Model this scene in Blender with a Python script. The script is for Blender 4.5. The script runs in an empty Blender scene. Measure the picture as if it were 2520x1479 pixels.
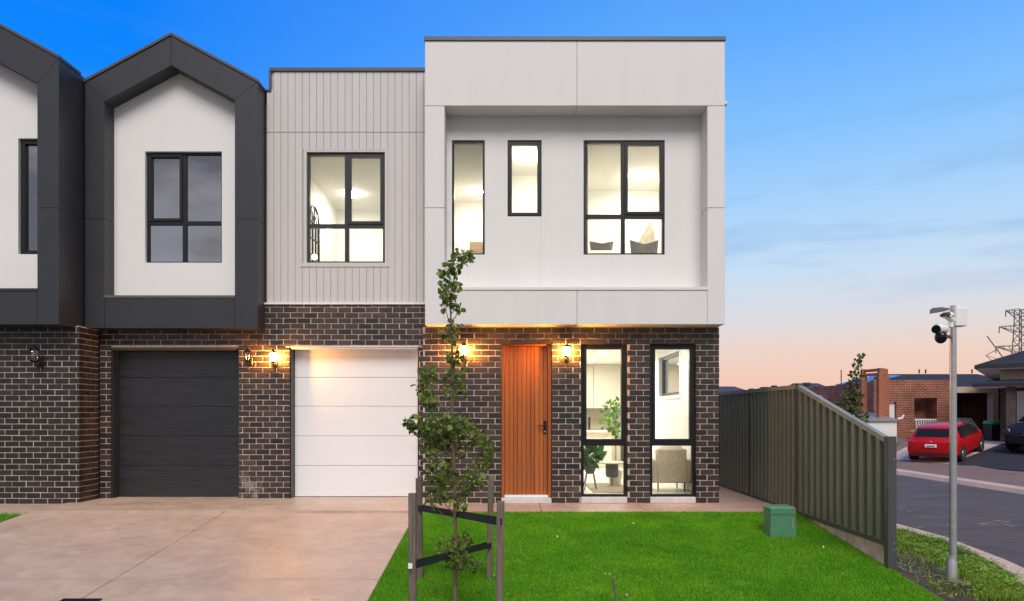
import bpy, math, random
import numpy as np
from mathutils import Vector, Matrix
random.seed(7); rng = np.random.default_rng(7)
S = bpy.context.scene; COL = S.collection
R = math.radians

# ------------------------------------------------------------------ camera, sky, sun, exposure
CAM_Z, CAM_D, FPX = 1.38, 10.5, 1680.0
cam = bpy.data.cameras.new('camera'); co = bpy.data.objects.new('camera', cam); COL.objects.link(co)
co.location = (0, -CAM_D, CAM_Z); co.rotation_euler = (R(90), 0, 0)
cam.sensor_width = 36; cam.lens = 24.0; cam.shift_y = 0.110; cam.clip_start = .1; cam.clip_end = 2000
S.camera = co
S.view_settings.view_transform = 'Standard'; S.view_settings.look = 'None'
S.view_settings.gamma = 1; S.view_settings.exposure = 0.0; S.view_settings.use_curve_mapping = False
S.cycles.use_denoising = True
S.cycles.max_bounces = 8; S.cycles.transparent_max_bounces = 16
S.cycles.sample_clamp_indirect = 6

def lin(r, g, b):
    f = lambda v: (v/255/12.92 if v/255 <= .04045 else ((v/255+.055)/1.055)**2.4)
    return (f(r), f(g), f(b), 1)

class NT:
    def __init__(s, nt): s.t = nt
    def n(s, typ, **kw):
        nd = s.t.nodes.new(typ)
        for k, v in kw.items():
            if k.startswith('i_'):
                nd.inputs[int(k[2:]) if k[2:].isdigit() else k[2:].replace('_', ' ')].default_value = v
            else: setattr(nd, k, v)
        return nd
    def l(s, a, b): s.t.links.new(a, b)
    def math(s, op, a, b=None, c=None, clamp=False):
        nd = s.t.nodes.new('ShaderNodeMath'); nd.operation = op; nd.use_clamp = clamp
        for i, v in enumerate((a, b, c)):
            if v is None: continue
            if isinstance(v, (int, float)): nd.inputs[i].default_value = v
            else: s.l(v, nd.inputs[i])
        return nd.outputs[0]
    def mix(s, fac, a, b, bt='MIX'):
        nd = s.t.nodes.new('ShaderNodeMixRGB'); nd.blend_type = bt
        for i, v in enumerate((fac, a, b)):
            if isinstance(v, (int, float)): nd.inputs[i].default_value = v
            elif isinstance(v, tuple): nd.inputs[i].default_value = v
            else: s.l(v, nd.inputs[i])
        return nd.outputs[0]
    def ramp(s, fac, stops, interp='LINEAR'):
        nd = s.t.nodes.new('ShaderNodeValToRGB'); cr = nd.color_ramp; cr.interpolation = interp
        while len(cr.elements) < len(stops): cr.elements.new(.5)
        for e, (p, c) in zip(cr.elements, stops):
            e.position = p; e.color = c if isinstance(c, tuple) else (c, c, c, 1)
        s.l(fac, nd.inputs[0]); return nd.outputs[0]

W = bpy.data.worlds.new('World'); S.world = W; W.use_nodes = True
w = NT(W.node_tree); W.node_tree.nodes.clear()
tc = w.n('ShaderNodeTexCoord'); sep = w.n('ShaderNodeSeparateXYZ'); w.l(tc.outputs['Generated'], sep.inputs[0])
dx, dy, dz = sep.outputs
# dusk gradient by sin(elevation): peach at the horizon, pale blue, deep blue higher up
warm = w.ramp(w.math('MAXIMUM', dz, 0.0), [
    (0.0, lin(245, 198, 176)), (.045, lin(244, 204, 184)), (.085, lin(238, 212, 200)), (.125, lin(222, 220, 224)),
    (.19, lin(200, 222, 244)), (.27, lin(170, 212, 252)), (.36, lin(134, 195, 255)), (.47, lin(96, 172, 255)), (.7, lin(40, 120, 236)), (1.0, lin(34, 104, 220))])
deep = w.ramp(w.math('MAXIMUM', dz, 0.0), [
    (0.0, lin(240, 190, 170)), (.06, lin(234, 205, 195)), (.14, lin(190, 210, 235)), (.22, lin(130, 188, 250)),
    (.30, lin(74, 160, 254)), (.40, lin(16, 136, 254)), (.5, lin(6, 126, 250)), (.7, lin(14, 112, 236)), (1.0, lin(26, 102, 220))])
az = w.math('MULTIPLY_ADD', dx, -1.0, 0.18, clamp=True)
sky = w.mix(w.ramp(az, [(0.0, 0.0), (.62, 1.0)]), warm, deep)
# thin streaky cloud, and the grey cloud bank behind the camera that the dark upstairs panes reflect
mp = w.n('ShaderNodeMapping'); mp.inputs['Scale'].default_value = (1.5, 1.5, 9.0); w.l(tc.outputs['Generated'], mp.inputs[0])
nz = w.n('ShaderNodeTexNoise', i_Scale=2.4, i_Detail=6.0, i_Roughness=.6); w.l(mp.outputs[0], nz.inputs['Vector'])
streak = w.math('MULTIPLY', w.ramp(nz.outputs[0], [(.50, 0.0), (.68, .42)]), w.ramp(dz, [(.12, 0.0), (.2, 1.0), (.32, .7), (.45, .12)]))
sky = w.mix(streak, sky, lin(120, 170, 222))
mp2 = w.n('ShaderNodeMapping'); mp2.inputs['Scale'].default_value = (1.0, 1.0, 2.2); w.l(tc.outputs['Generated'], mp2.inputs[0])
nz2 = w.n('ShaderNodeTexNoise', i_Scale=4.2, i_Detail=7.0, i_Roughness=.58); w.l(mp2.outputs[0], nz2.inputs['Vector'])
bank = w.math('MULTIPLY', w.ramp(w.math('SUBTRACT', .25, dy), [(.0, 0.0), (.6, 1.0)]), w.ramp(nz2.outputs[0], [(.30, .35), (.5, 1.0)]))
cloudc = w.ramp(nz2.outputs[0], [(.36, lin(236, 230, 226)), (.50, lin(192, 190, 200)), (.62, lin(142, 142, 158))])
sky = w.mix(bank, sky, cloudc)
bg = w.n('ShaderNodeBackground', i_Strength=1.0); w.l(sky, bg.inputs[0])
wo = w.n('ShaderNodeOutputWorld'); w.l(bg.outputs[0], wo.inputs[0])

sl = bpy.data.lights.new('sun', 'SUN'); sl.energy = 2.75; sl.angle = R(32); sl.color = (1.0, .925, .845)
so = bpy.data.objects.new('sun', sl); COL.objects.link(so)
so.rotation_euler = (R(43), 0, R(6))       # broad glow from the bright sky behind the camera

# ------------------------------------------------------------------ helpers
def U(x, d): return (x-1260)*d/FPX           # photo column (2520 wide) -> world X at distance d from the camera plane
def V(y, d): return CAM_Z-(y-1017)*d/FPX     # photo row -> world Z at distance d
def D(d): return d-CAM_D                     # distance -> world Y
def P(x, y, d): return (U(x, d), D(d), V(y, d))

class MB:
    def __init__(s): s.v = []; s.f = []; s.t = []; s.tone = 0.5
    def add(s, vs, fs):
        o = len(s.v); s.v += [tuple(q) for q in vs]; s.t += [s.tone]*len(vs)
        s.f += [tuple(i+o for i in f) for f in fs]; return s
    def box(s, x0, x1, y0, y1, z0, z1):
        vs = [(x, y, z) for z in (z0, z1) for y in (y0, y1) for x in (x0, x1)]
        return s.add(vs, [(0, 2, 3, 1), (4, 5, 7, 6), (0, 1, 5, 4), (2, 6, 7, 3), (0, 4, 6, 2), (1, 3, 7, 5)])
    def cbox(s, x0, x1, y0, y1, z0, z1, c=.004):
        c = min(c, (x1-x0)*.3, (y1-y0)*.3, (z1-z0)*.3)
        lo = (x0, y0, z0); hi = (x1, y1, z1); vs = []; idx = {}
        for sx in (0, 1):
            for sy in (0, 1):
                for sz in (0, 1):
                    sg = (sx, sy, sz)
                    for ax in range(3):
                        q = [hi[i] if sg[i] else lo[i] for i in range(3)]
                        for i in range(3):
                            if i != ax: q[i] += -c if sg[i] else c
                        idx[(sx, sy, sz, ax)] = len(vs); vs.append(tuple(q))
        fs = []
        for ax in range(3):
            a, b = [i for i in range(3) if i != ax]
            for sd in (0, 1):
                loop = []
                for p, q in ((0, 0), (1, 0), (1, 1), (0, 1)):
                    k = [0, 0, 0]; k[ax] = sd; k[a] = p; k[b] = q; loop.append(idx[(*k, ax)])
                fs.append(tuple(loop))
            for p in (0, 1):
                for q in (0, 1):
                    k0 = [0, 0, 0]; k1 = [0, 0, 0]; k0[a] = k1[a] = p; k0[b] = k1[b] = q; k1[ax] = 1
                    fs.append((idx[(*k0, a)], idx[(*k1, a)], idx[(*k1, b)], idx[(*k0, b)]))
        for sx in (0, 1):
            for sy in (0, 1):
                for sz in (0, 1): fs.append(tuple(idx[(sx, sy, sz, ax)] for ax in range(3)))
        return s.add(vs, fs)
    def prism(s, poly, y0, y1):               # polygon in (x, z), extruded along y
        n = len(poly); vs = [(x, y0, z) for x, z in poly]+[(x, y1, z) for x, z in poly]
        fs = [tuple(range(n)), tuple(range(2*n-1, n-1, -1))]+[(i, n+i, n+(i+1) % n, (i+1) % n) for i in range(n)]
        return s.add(vs, fs)
    def slab(s, poly, z0, z1):                # polygon in (x, y), extruded along z
        n = len(poly); vs = [(x, y, z0) for x, y in poly]+[(x, y, z1) for x, y in poly]
        fs = [tuple(range(n)), tuple(range(2*n-1, n-1, -1))]+[(i, n+i, n+(i+1) % n, (i+1) % n) for i in range(n)]
        return s.add(vs, fs)
    def tube(s, pts, rad, n=8, cap=True):
        pts = [Vector(p) for p in pts]
        if isinstance(rad, (int, float)): rad = [rad]*len(pts)
        vs = []; fs = []
        for i, p in enumerate(pts):
            t = (pts[min(i+1, len(pts)-1)]-pts[max(i-1, 0)]).normalized()
            a = t.orthogonal().normalized() if i == 0 else (a-t*a.dot(t)).normalized()
            b = t.cross(a)
            for k in range(n):
                g = 2*math.pi*k/n; vs.append(p+(a*math.cos(g)+b*math.sin(g))*rad[i])
        for i in range(len(pts)-1):
            for k in range(n):
                fs.append((i*n+k, i*n+(k+1) % n, (i+1)*n+(k+1) % n, (i+1)*n+k))
        if cap: fs += [tuple(range(n-1, -1, -1)), tuple(range((len(pts)-1)*n, len(pts)*n))]
        return s.add(vs, fs)
    def lathe(s, prof, c, n=20):              # (radius, z) profile about a vertical axis at c
        vs = []; fs = []
        for r, z in prof:
            for k in range(n):
                g = 2*math.pi*k/n; vs.append((c[0]+r*math.cos(g), c[1]+r*math.sin(g), c[2]+z))
        for i in range(len(prof)-1):
            for k in range(n): fs.append((i*n+k, i*n+(k+1) % n, (i+1)*n+(k+1) % n, (i+1)*n+k))
        fs += [tuple(range(n-1, -1, -1)), tuple(range((len(prof)-1)*n, len(prof)*n))]
        return s.add(vs, fs)
    def ball(s, c, r, n=14, m=9):
        if isinstance(r, (int, float)): r = (r, r, r)
        vs = []; fs = []
        for i in range(m+1):
            t = math.pi*(i/m); t = min(max(t, .02), math.pi-.02)
            for k in range(n):
                g = 2*math.pi*k/n
                vs.append((c[0]+r[0]*math.sin(t)*math.cos(g), c[1]+r[1]*math.sin(t)*math.sin(g), c[2]+r[2]*math.cos(t)))
        for i in range(m):
            for k in range(n): fs.append((i*n+k, (i+1)*n+k, (i+1)*n+(k+1) % n, i*n+(k+1) % n))
        return s.add(vs, fs)
    def wall(s, x0, x1, y0, y1, z0, z1, holes):
        """a wall in the xz plane, with rectangular holes (hx0, hx1, hz0, hz1)"""
        xs = sorted({x0, x1, *[min(max(h[i], x0), x1) for h in holes for i in (0, 1)]})
        for a, b in zip(xs, xs[1:]):
            if b-a < 1e-5: continue
            m = (a+b)/2; cuts = sorted((max(h[2], z0), min(h[3], z1)) for h in holes if h[0] < m < h[1])
            z = z0
            for c0, c1 in cuts:
                if c0 > z+1e-5: s.box(a, b, y0, y1, z, c0)
                z = max(z, c1)
            if z1 > z+1e-5: s.box(a, b, y0, y1, z, z1)
        return s

def worldloc(o):
    p = Vector((0, 0, 0))
    while o is not None: p += o.location; o = o.parent
    return p
def mesh(name, mb, m, off=(0, 0, 0), smooth=False):
    me = bpy.data.meshes.new(name)
    vs = np.array(mb.v, dtype=np.float64)-np.array(off)
    me.from_pydata(vs.tolist(), [], mb.f)
    at = me.attributes.new('tone', 'FLOAT', 'POINT'); at.data.foreach_set('value', mb.t)
    if m: me.materials.append(m)
    if smooth: me.polygons.foreach_set('use_smooth', [True]*len(me.polygons))
    me.update(); return me
def fixn(me):
    import bmesh
    b = bmesh.new(); b.from_mesh(me); bmesh.ops.recalc_face_normals(b, faces=b.faces); b.to_mesh(me); b.free()
def part(name, mb, m, parent=None, smooth=False, label=None, kind=None, local=False):
    off = (0, 0, 0) if (parent is None or local) else worldloc(parent)
    me = mesh(name, mb, m, off, smooth); fixn(me)
    o = bpy.data.objects.new(name, me); COL.objects.link(o)
    if parent is not None: o.parent = parent
    if label: o['label'] = label
    if kind: o['kind'] = kind
    if smooth: smooth_angle(me)
    return o
def smooth_angle(me, ang=40):
    import bmesh
    b = bmesh.new(); b.from_mesh(me)
    for e in b.edges:
        if len(e.link_faces) == 2: e.smooth = e.calc_face_angle(0) < R(ang)
    b.to_mesh(me); b.free()
def thing(name, label, cat, loc=(0, 0, 0), group=None, rot=(0, 0, 0)):
    o = bpy.data.objects.new(name, None); COL.objects.link(o); o.location = loc; o.rotation_euler = rot
    o.empty_display_size = .1
    o['label'] = label; o['category'] = cat
    if group: o['group'] = group
    return o
def tag(o, label, cat, group=None):
    o['label'] = label; o['category'] = cat
    if group: o['group'] = group
    return o
def struct(name, mb, m, smooth=False): return part(name, mb, m, None, smooth, kind='structure')
def copy_tree(o, parent=None):
    c = o.copy(); COL.objects.link(c)
    if parent is not None: c.parent = parent
    for ch in list(o.children): copy_tree(ch, c)
    return c

# ------------------------------------------------------------------ materials
def mat(name, col, rough=.6, metal=0, var=.08, scale=6, bump=0, bscale=90, spec=.5, detail=4, stretch=(1, 1, 1), tone=0, coat=0, trans=0):
    m = bpy.data.materials.new(name); m.use_nodes = True; t = NT(m.node_tree)
    b = m.node_tree.nodes['Principled BSDF']
    b.inputs['Roughness'].default_value = rough; b.inputs['Metallic'].default_value = metal
    b.inputs['Specular IOR Level'].default_value = spec; b.inputs['Coat Weight'].default_value = coat
    g = t.n('ShaderNodeNewGeometry'); mpn = t.n('ShaderNodeMapping'); mpn.inputs['Scale'].default_value = stretch
    t.l(g.outputs['Position'], mpn.inputs[0])
    n = t.n('ShaderNodeTexNoise', i_Scale=scale, i_Detail=float(detail), i_Roughness=.6); t.l(mpn.outputs[0], n.inputs['Vector'])
    lo = tuple(c*(1-var) for c in col[:3])+(1,); hi = tuple(min(1, c*(1+var)) for c in col[:3])+(1,)
    c = t.ramp(n.outputs[0], [(.3, lo), (.7, hi)])
    if tone:
        a = t.n('ShaderNodeAttribute', attribute_name='tone')
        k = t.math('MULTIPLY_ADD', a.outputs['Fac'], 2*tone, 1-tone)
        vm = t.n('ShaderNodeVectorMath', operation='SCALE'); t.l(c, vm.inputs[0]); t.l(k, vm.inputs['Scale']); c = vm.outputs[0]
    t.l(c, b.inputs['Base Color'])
    if bump:
        n2 = t.n('ShaderNodeTexNoise', i_Scale=bscale, i_Detail=3.0); t.l(mpn.outputs[0], n2.inputs['Vector'])
        bp = t.n('ShaderNodeBump', i_Strength=bump, i_Distance=.01); t.l(n2.outputs[0], bp.inputs['Height']); t.l(bp.outputs[0], b.inputs['Normal'])
    if trans:
        tr = t.n('ShaderNodeBsdfTranslucent'); t.l(c, tr.inputs[0]); mx = t.n('ShaderNodeMixShader', i_0=trans)
        t.l(b.outputs[0], mx.inputs[1]); t.l(tr.outputs[0], mx.inputs[2])
        t.l(mx.outputs[0], m.node_tree.nodes['Material Output'].inputs[0])
    return m
def emit(name, col, k):
    m = bpy.data.materials.new(name); m.use_nodes = True; t = NT(m.node_tree); m.node_tree.nodes.clear()
    e = t.n('ShaderNodeEmission', i_Strength=k); e.inputs[0].default_value = col
    o = t.n('ShaderNodeOutputMaterial'); t.l(e.outputs[0], o.inputs[0]); return m
def glass(name, tint=(1, 1, 1, 1), refl=.06, rmax=.6):
    m = bpy.data.materials.new(name); m.use_nodes = True; t = NT(m.node_tree); m.node_tree.nodes.clear()
    tr = t.n('ShaderNodeBsdfTransparent'); tr.inputs[0].default_value = tint
    gl = t.n('ShaderNodeBsdfGlossy', i_Roughness=.02); lw = t.n('ShaderNodeLayerWeight', i_Blend=.5)
    f = t.ramp(lw.outputs['Facing'], [(0.0, refl), (.6, refl*1.4), (1.0, rmax)])
    mx = t.n('ShaderNodeMixShader'); t.l(f, mx.inputs[0]); t.l(tr.outputs[0], mx.inputs[1]); t.l(gl.outputs[0], mx.inputs[2])
    o = t.n('ShaderNodeOutputMaterial'); t.l(mx.outputs[0], o.inputs[0]); return m

def brick_mat():
    m = bpy.data.materials.new('glazed_dark_brick'); m.use_nodes = True; t = NT(m.node_tree); b = m.node_tree.nodes['Principled BSDF']
    a = t.n('ShaderNodeAttribute', attribute_name='tone')
    c = t.ramp(a.outputs['Fac'], [(0.0, (.016, .016, .017, 1)), (.45, (.037, .028, .026, 1)), (.8, (.056, .039, .034, 1)), (1.0, (.080, .050, .042, 1))])
    g = t.n('ShaderNodeNewGeometry'); mp_ = t.n('ShaderNodeMapping'); mp_.inputs['Scale'].default_value = (12, 12, 60)
    t.l(g.outputs['Position'], mp_.inputs[0]); n = t.n('ShaderNodeTexNoise', i_Scale=1.0, i_Detail=4.0); t.l(mp_.outputs[0], n.inputs['Vector'])
    c = t.mix(.55, c, t.ramp(n.outputs[0], [(.3, .45), (.7, 1.5)]), 'MULTIPLY')
    # faint lime bloom drifting over the wall
    n3 = t.n('ShaderNodeTexNoise', i_Scale=1.6, i_Detail=5.0); t.l(g.outputs['Position'], n3.inputs['Vector'])
    c = t.mix(t.ramp(n3.outputs[0], [(.62, 0.0), (.85, .22)]), c, (.22, .2, .2, 1))
    # lime stain splashed low on the pier between the garages
    ds = t.n('ShaderNodeVectorMath', operation='DISTANCE'); t.l(g.outputs['Position'], ds.inputs[0]); ds.inputs[1].default_value = (-4.22, .38, .16)
    n5 = t.n('ShaderNodeTexNoise', i_Scale=9.0, i_Detail=6.0); t.l(g.outputs['Position'], n5.inputs['Vector'])
    st = t.math('MULTIPLY', t.ramp(ds.outputs['Value'], [(.05, 1.0), (.34, 0.0)]), t.ramp(n5.outputs[0], [(.42, 0.0), (.62, .7)]))
    c = t.mix(st, c, (.34, .31, .30, 1))
    t.l(c, b.inputs['Base Color'])
    b.inputs['Roughness'].default_value = .42
    n2 = t.n('ShaderNodeTexNoise', i_Scale=70.0, i_Detail=3.0); t.l(g.outputs['Position'], n2.inputs['Vector'])
    bp = t.n('ShaderNodeBump', i_Strength=.25, i_Distance=.004); t.l(n2.outputs[0], bp.inputs['Height']); t.l(bp.outputs[0], b.inputs['Normal'])
    return m
def concrete_mat(name, col, stain, rough=.5, spec=.5):
    m = bpy.data.materials.new(name); m.use_nodes = True; t = NT(m.node_tree); b = m.node_tree.nodes['Principled BSDF']
    g = t.n('ShaderNodeNewGeometry')
    def noise(sc, d, st=(1, 1, 1), rot=0):
        q = t.n('ShaderNodeMapping'); q.inputs['Scale'].default_value = st; q.inputs['Rotation'].default_value = (0, 0, rot)
        t.l(g.outputs['Position'], q.inputs[0]); n = t.n('ShaderNodeTexNoise', i_Scale=sc, i_Detail=float(d), i_Roughness=.62, i_Distortion=.6)
        t.l(q.outputs[0], n.inputs['Vector']); return n.outputs[0]
    c = t.mix(t.ramp(noise(.9, 6, (1, 2.2, 1), .5), [(.32, 0.0), (.68, 1.0)]), col, stain)
    c = t.mix(.55, c, t.ramp(noise(5, 7), [(.3, .74), (.7, 1.18)]), 'MULTIPLY')
    c = t.mix(.4, c, t.ramp(noise(160, 2), [(.3, .7), (.7, 1.25)]), 'MULTIPLY')
    sp = noise(34, 2); c = t.mix(t.ramp(sp, [(.70, 0.0), (.76, .35)]), c, (.16, .11, .08, 1))
    t.l(c, b.inputs['Base Color'])
    b.inputs['Specular IOR Level'].default_value = spec
    t.l(t.ramp(noise(1.4, 4), [(.35, rough-.14), (.65, rough+.12)]), b.inputs['Roughness'])
    bp = t.n('ShaderNodeBump', i_Strength=.18, i_Distance=.006); t.l(noise(220, 3), bp.inputs['Height']); t.l(bp.outputs[0], b.inputs['Normal'])
    return m
def timber_mat(name, a, b_, grain=(24, 24, 1.4), rough=.45, tone=.2, axis=None):
    m = bpy.data.materials.new(name); m.use_nodes = True; t = NT(m.node_tree); b = m.node_tree.nodes['Principled BSDF']
    g = t.n('ShaderNodeNewGeometry'); mp_ = t.n('ShaderNodeMapping'); mp_.inputs['Scale'].default_value = grain
    t.l(g.outputs['Position'], mp_.inputs[0])
    n = t.n('ShaderNodeTexNoise', i_Scale=1.0, i_Detail=6.0, i_Roughness=.65, i_Distortion=.5); t.l(mp_.outputs[0], n.inputs['Vector'])
    at = t.n('ShaderNodeAttribute', attribute_name='tone')
    c = t.ramp(n.outputs[0], [(.25, a), (.75, b_)])
    k = t.math('MULTIPLY_ADD', at.outputs['Fac'], 2*tone, 1-tone)
    vm = t.n('ShaderNodeVectorMath', operation='SCALE'); t.l(c, vm.inputs[0]); t.l(k, vm.inputs['Scale'])
    t.l(vm.outputs[0], b.inputs['Base Color']); b.inputs['Roughness'].default_value = rough
    bp = t.n('ShaderNodeBump', i_Strength=.2, i_Distance=.003); t.l(n.outputs[0], bp.inputs['Height']); t.l(bp.outputs[0], b.inputs['Normal'])
    return m
def far_brick_mat(name, c1, c2, mortar):
    m = bpy.data.materials.new(name); m.use_nodes = True; t = NT(m.node_tree); b = m.node_tree.nodes['Principled BSDF']
    g = t.n('ShaderNodeNewGeometry'); sp = t.n('ShaderNodeSeparateXYZ'); t.l(g.outputs['Position'], sp.inputs[0])
    cb = t.n('ShaderNodeCombineXYZ'); t.l(t.math('SUBTRACT', sp.outputs[0], sp.outputs[1]), cb.inputs[0]); t.l(sp.outputs[2], cb.inputs[1])
    k = t.n('ShaderNodeTexBrick', i_Scale=1.0, i_Mortar_Size=.012, i_Brick_Width=.24, i_Row_Height=.086, i_Bias=0.0)
    k.inputs['Color1'].default_value = c1; k.inputs['Color2'].default_value = c2; k.inputs['Mortar'].default_value = mortar
    t.l(cb.outputs[0], k.inputs['Vector'])
    n = t.n('ShaderNodeTexNoise', i_Scale=2.2, i_Detail=6.0); t.l(g.outputs['Position'], n.inputs['Vector'])
    c = t.mix(.6, k.outputs['Color'], t.ramp(n.outputs[0], [(.3, .55), (.7, 1.4)]), 'MULTIPLY')
    t.l(c, b.inputs['Base Color']); b.inputs['Roughness'].default_value = .8
    bp = t.n('ShaderNodeBump', i_Strength=.6, i_Distance=.01, invert=True); t.l(k.outputs['Fac'], bp.inputs['Height']); t.l(bp.outputs[0], b.inputs['Normal'])
    return m

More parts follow.
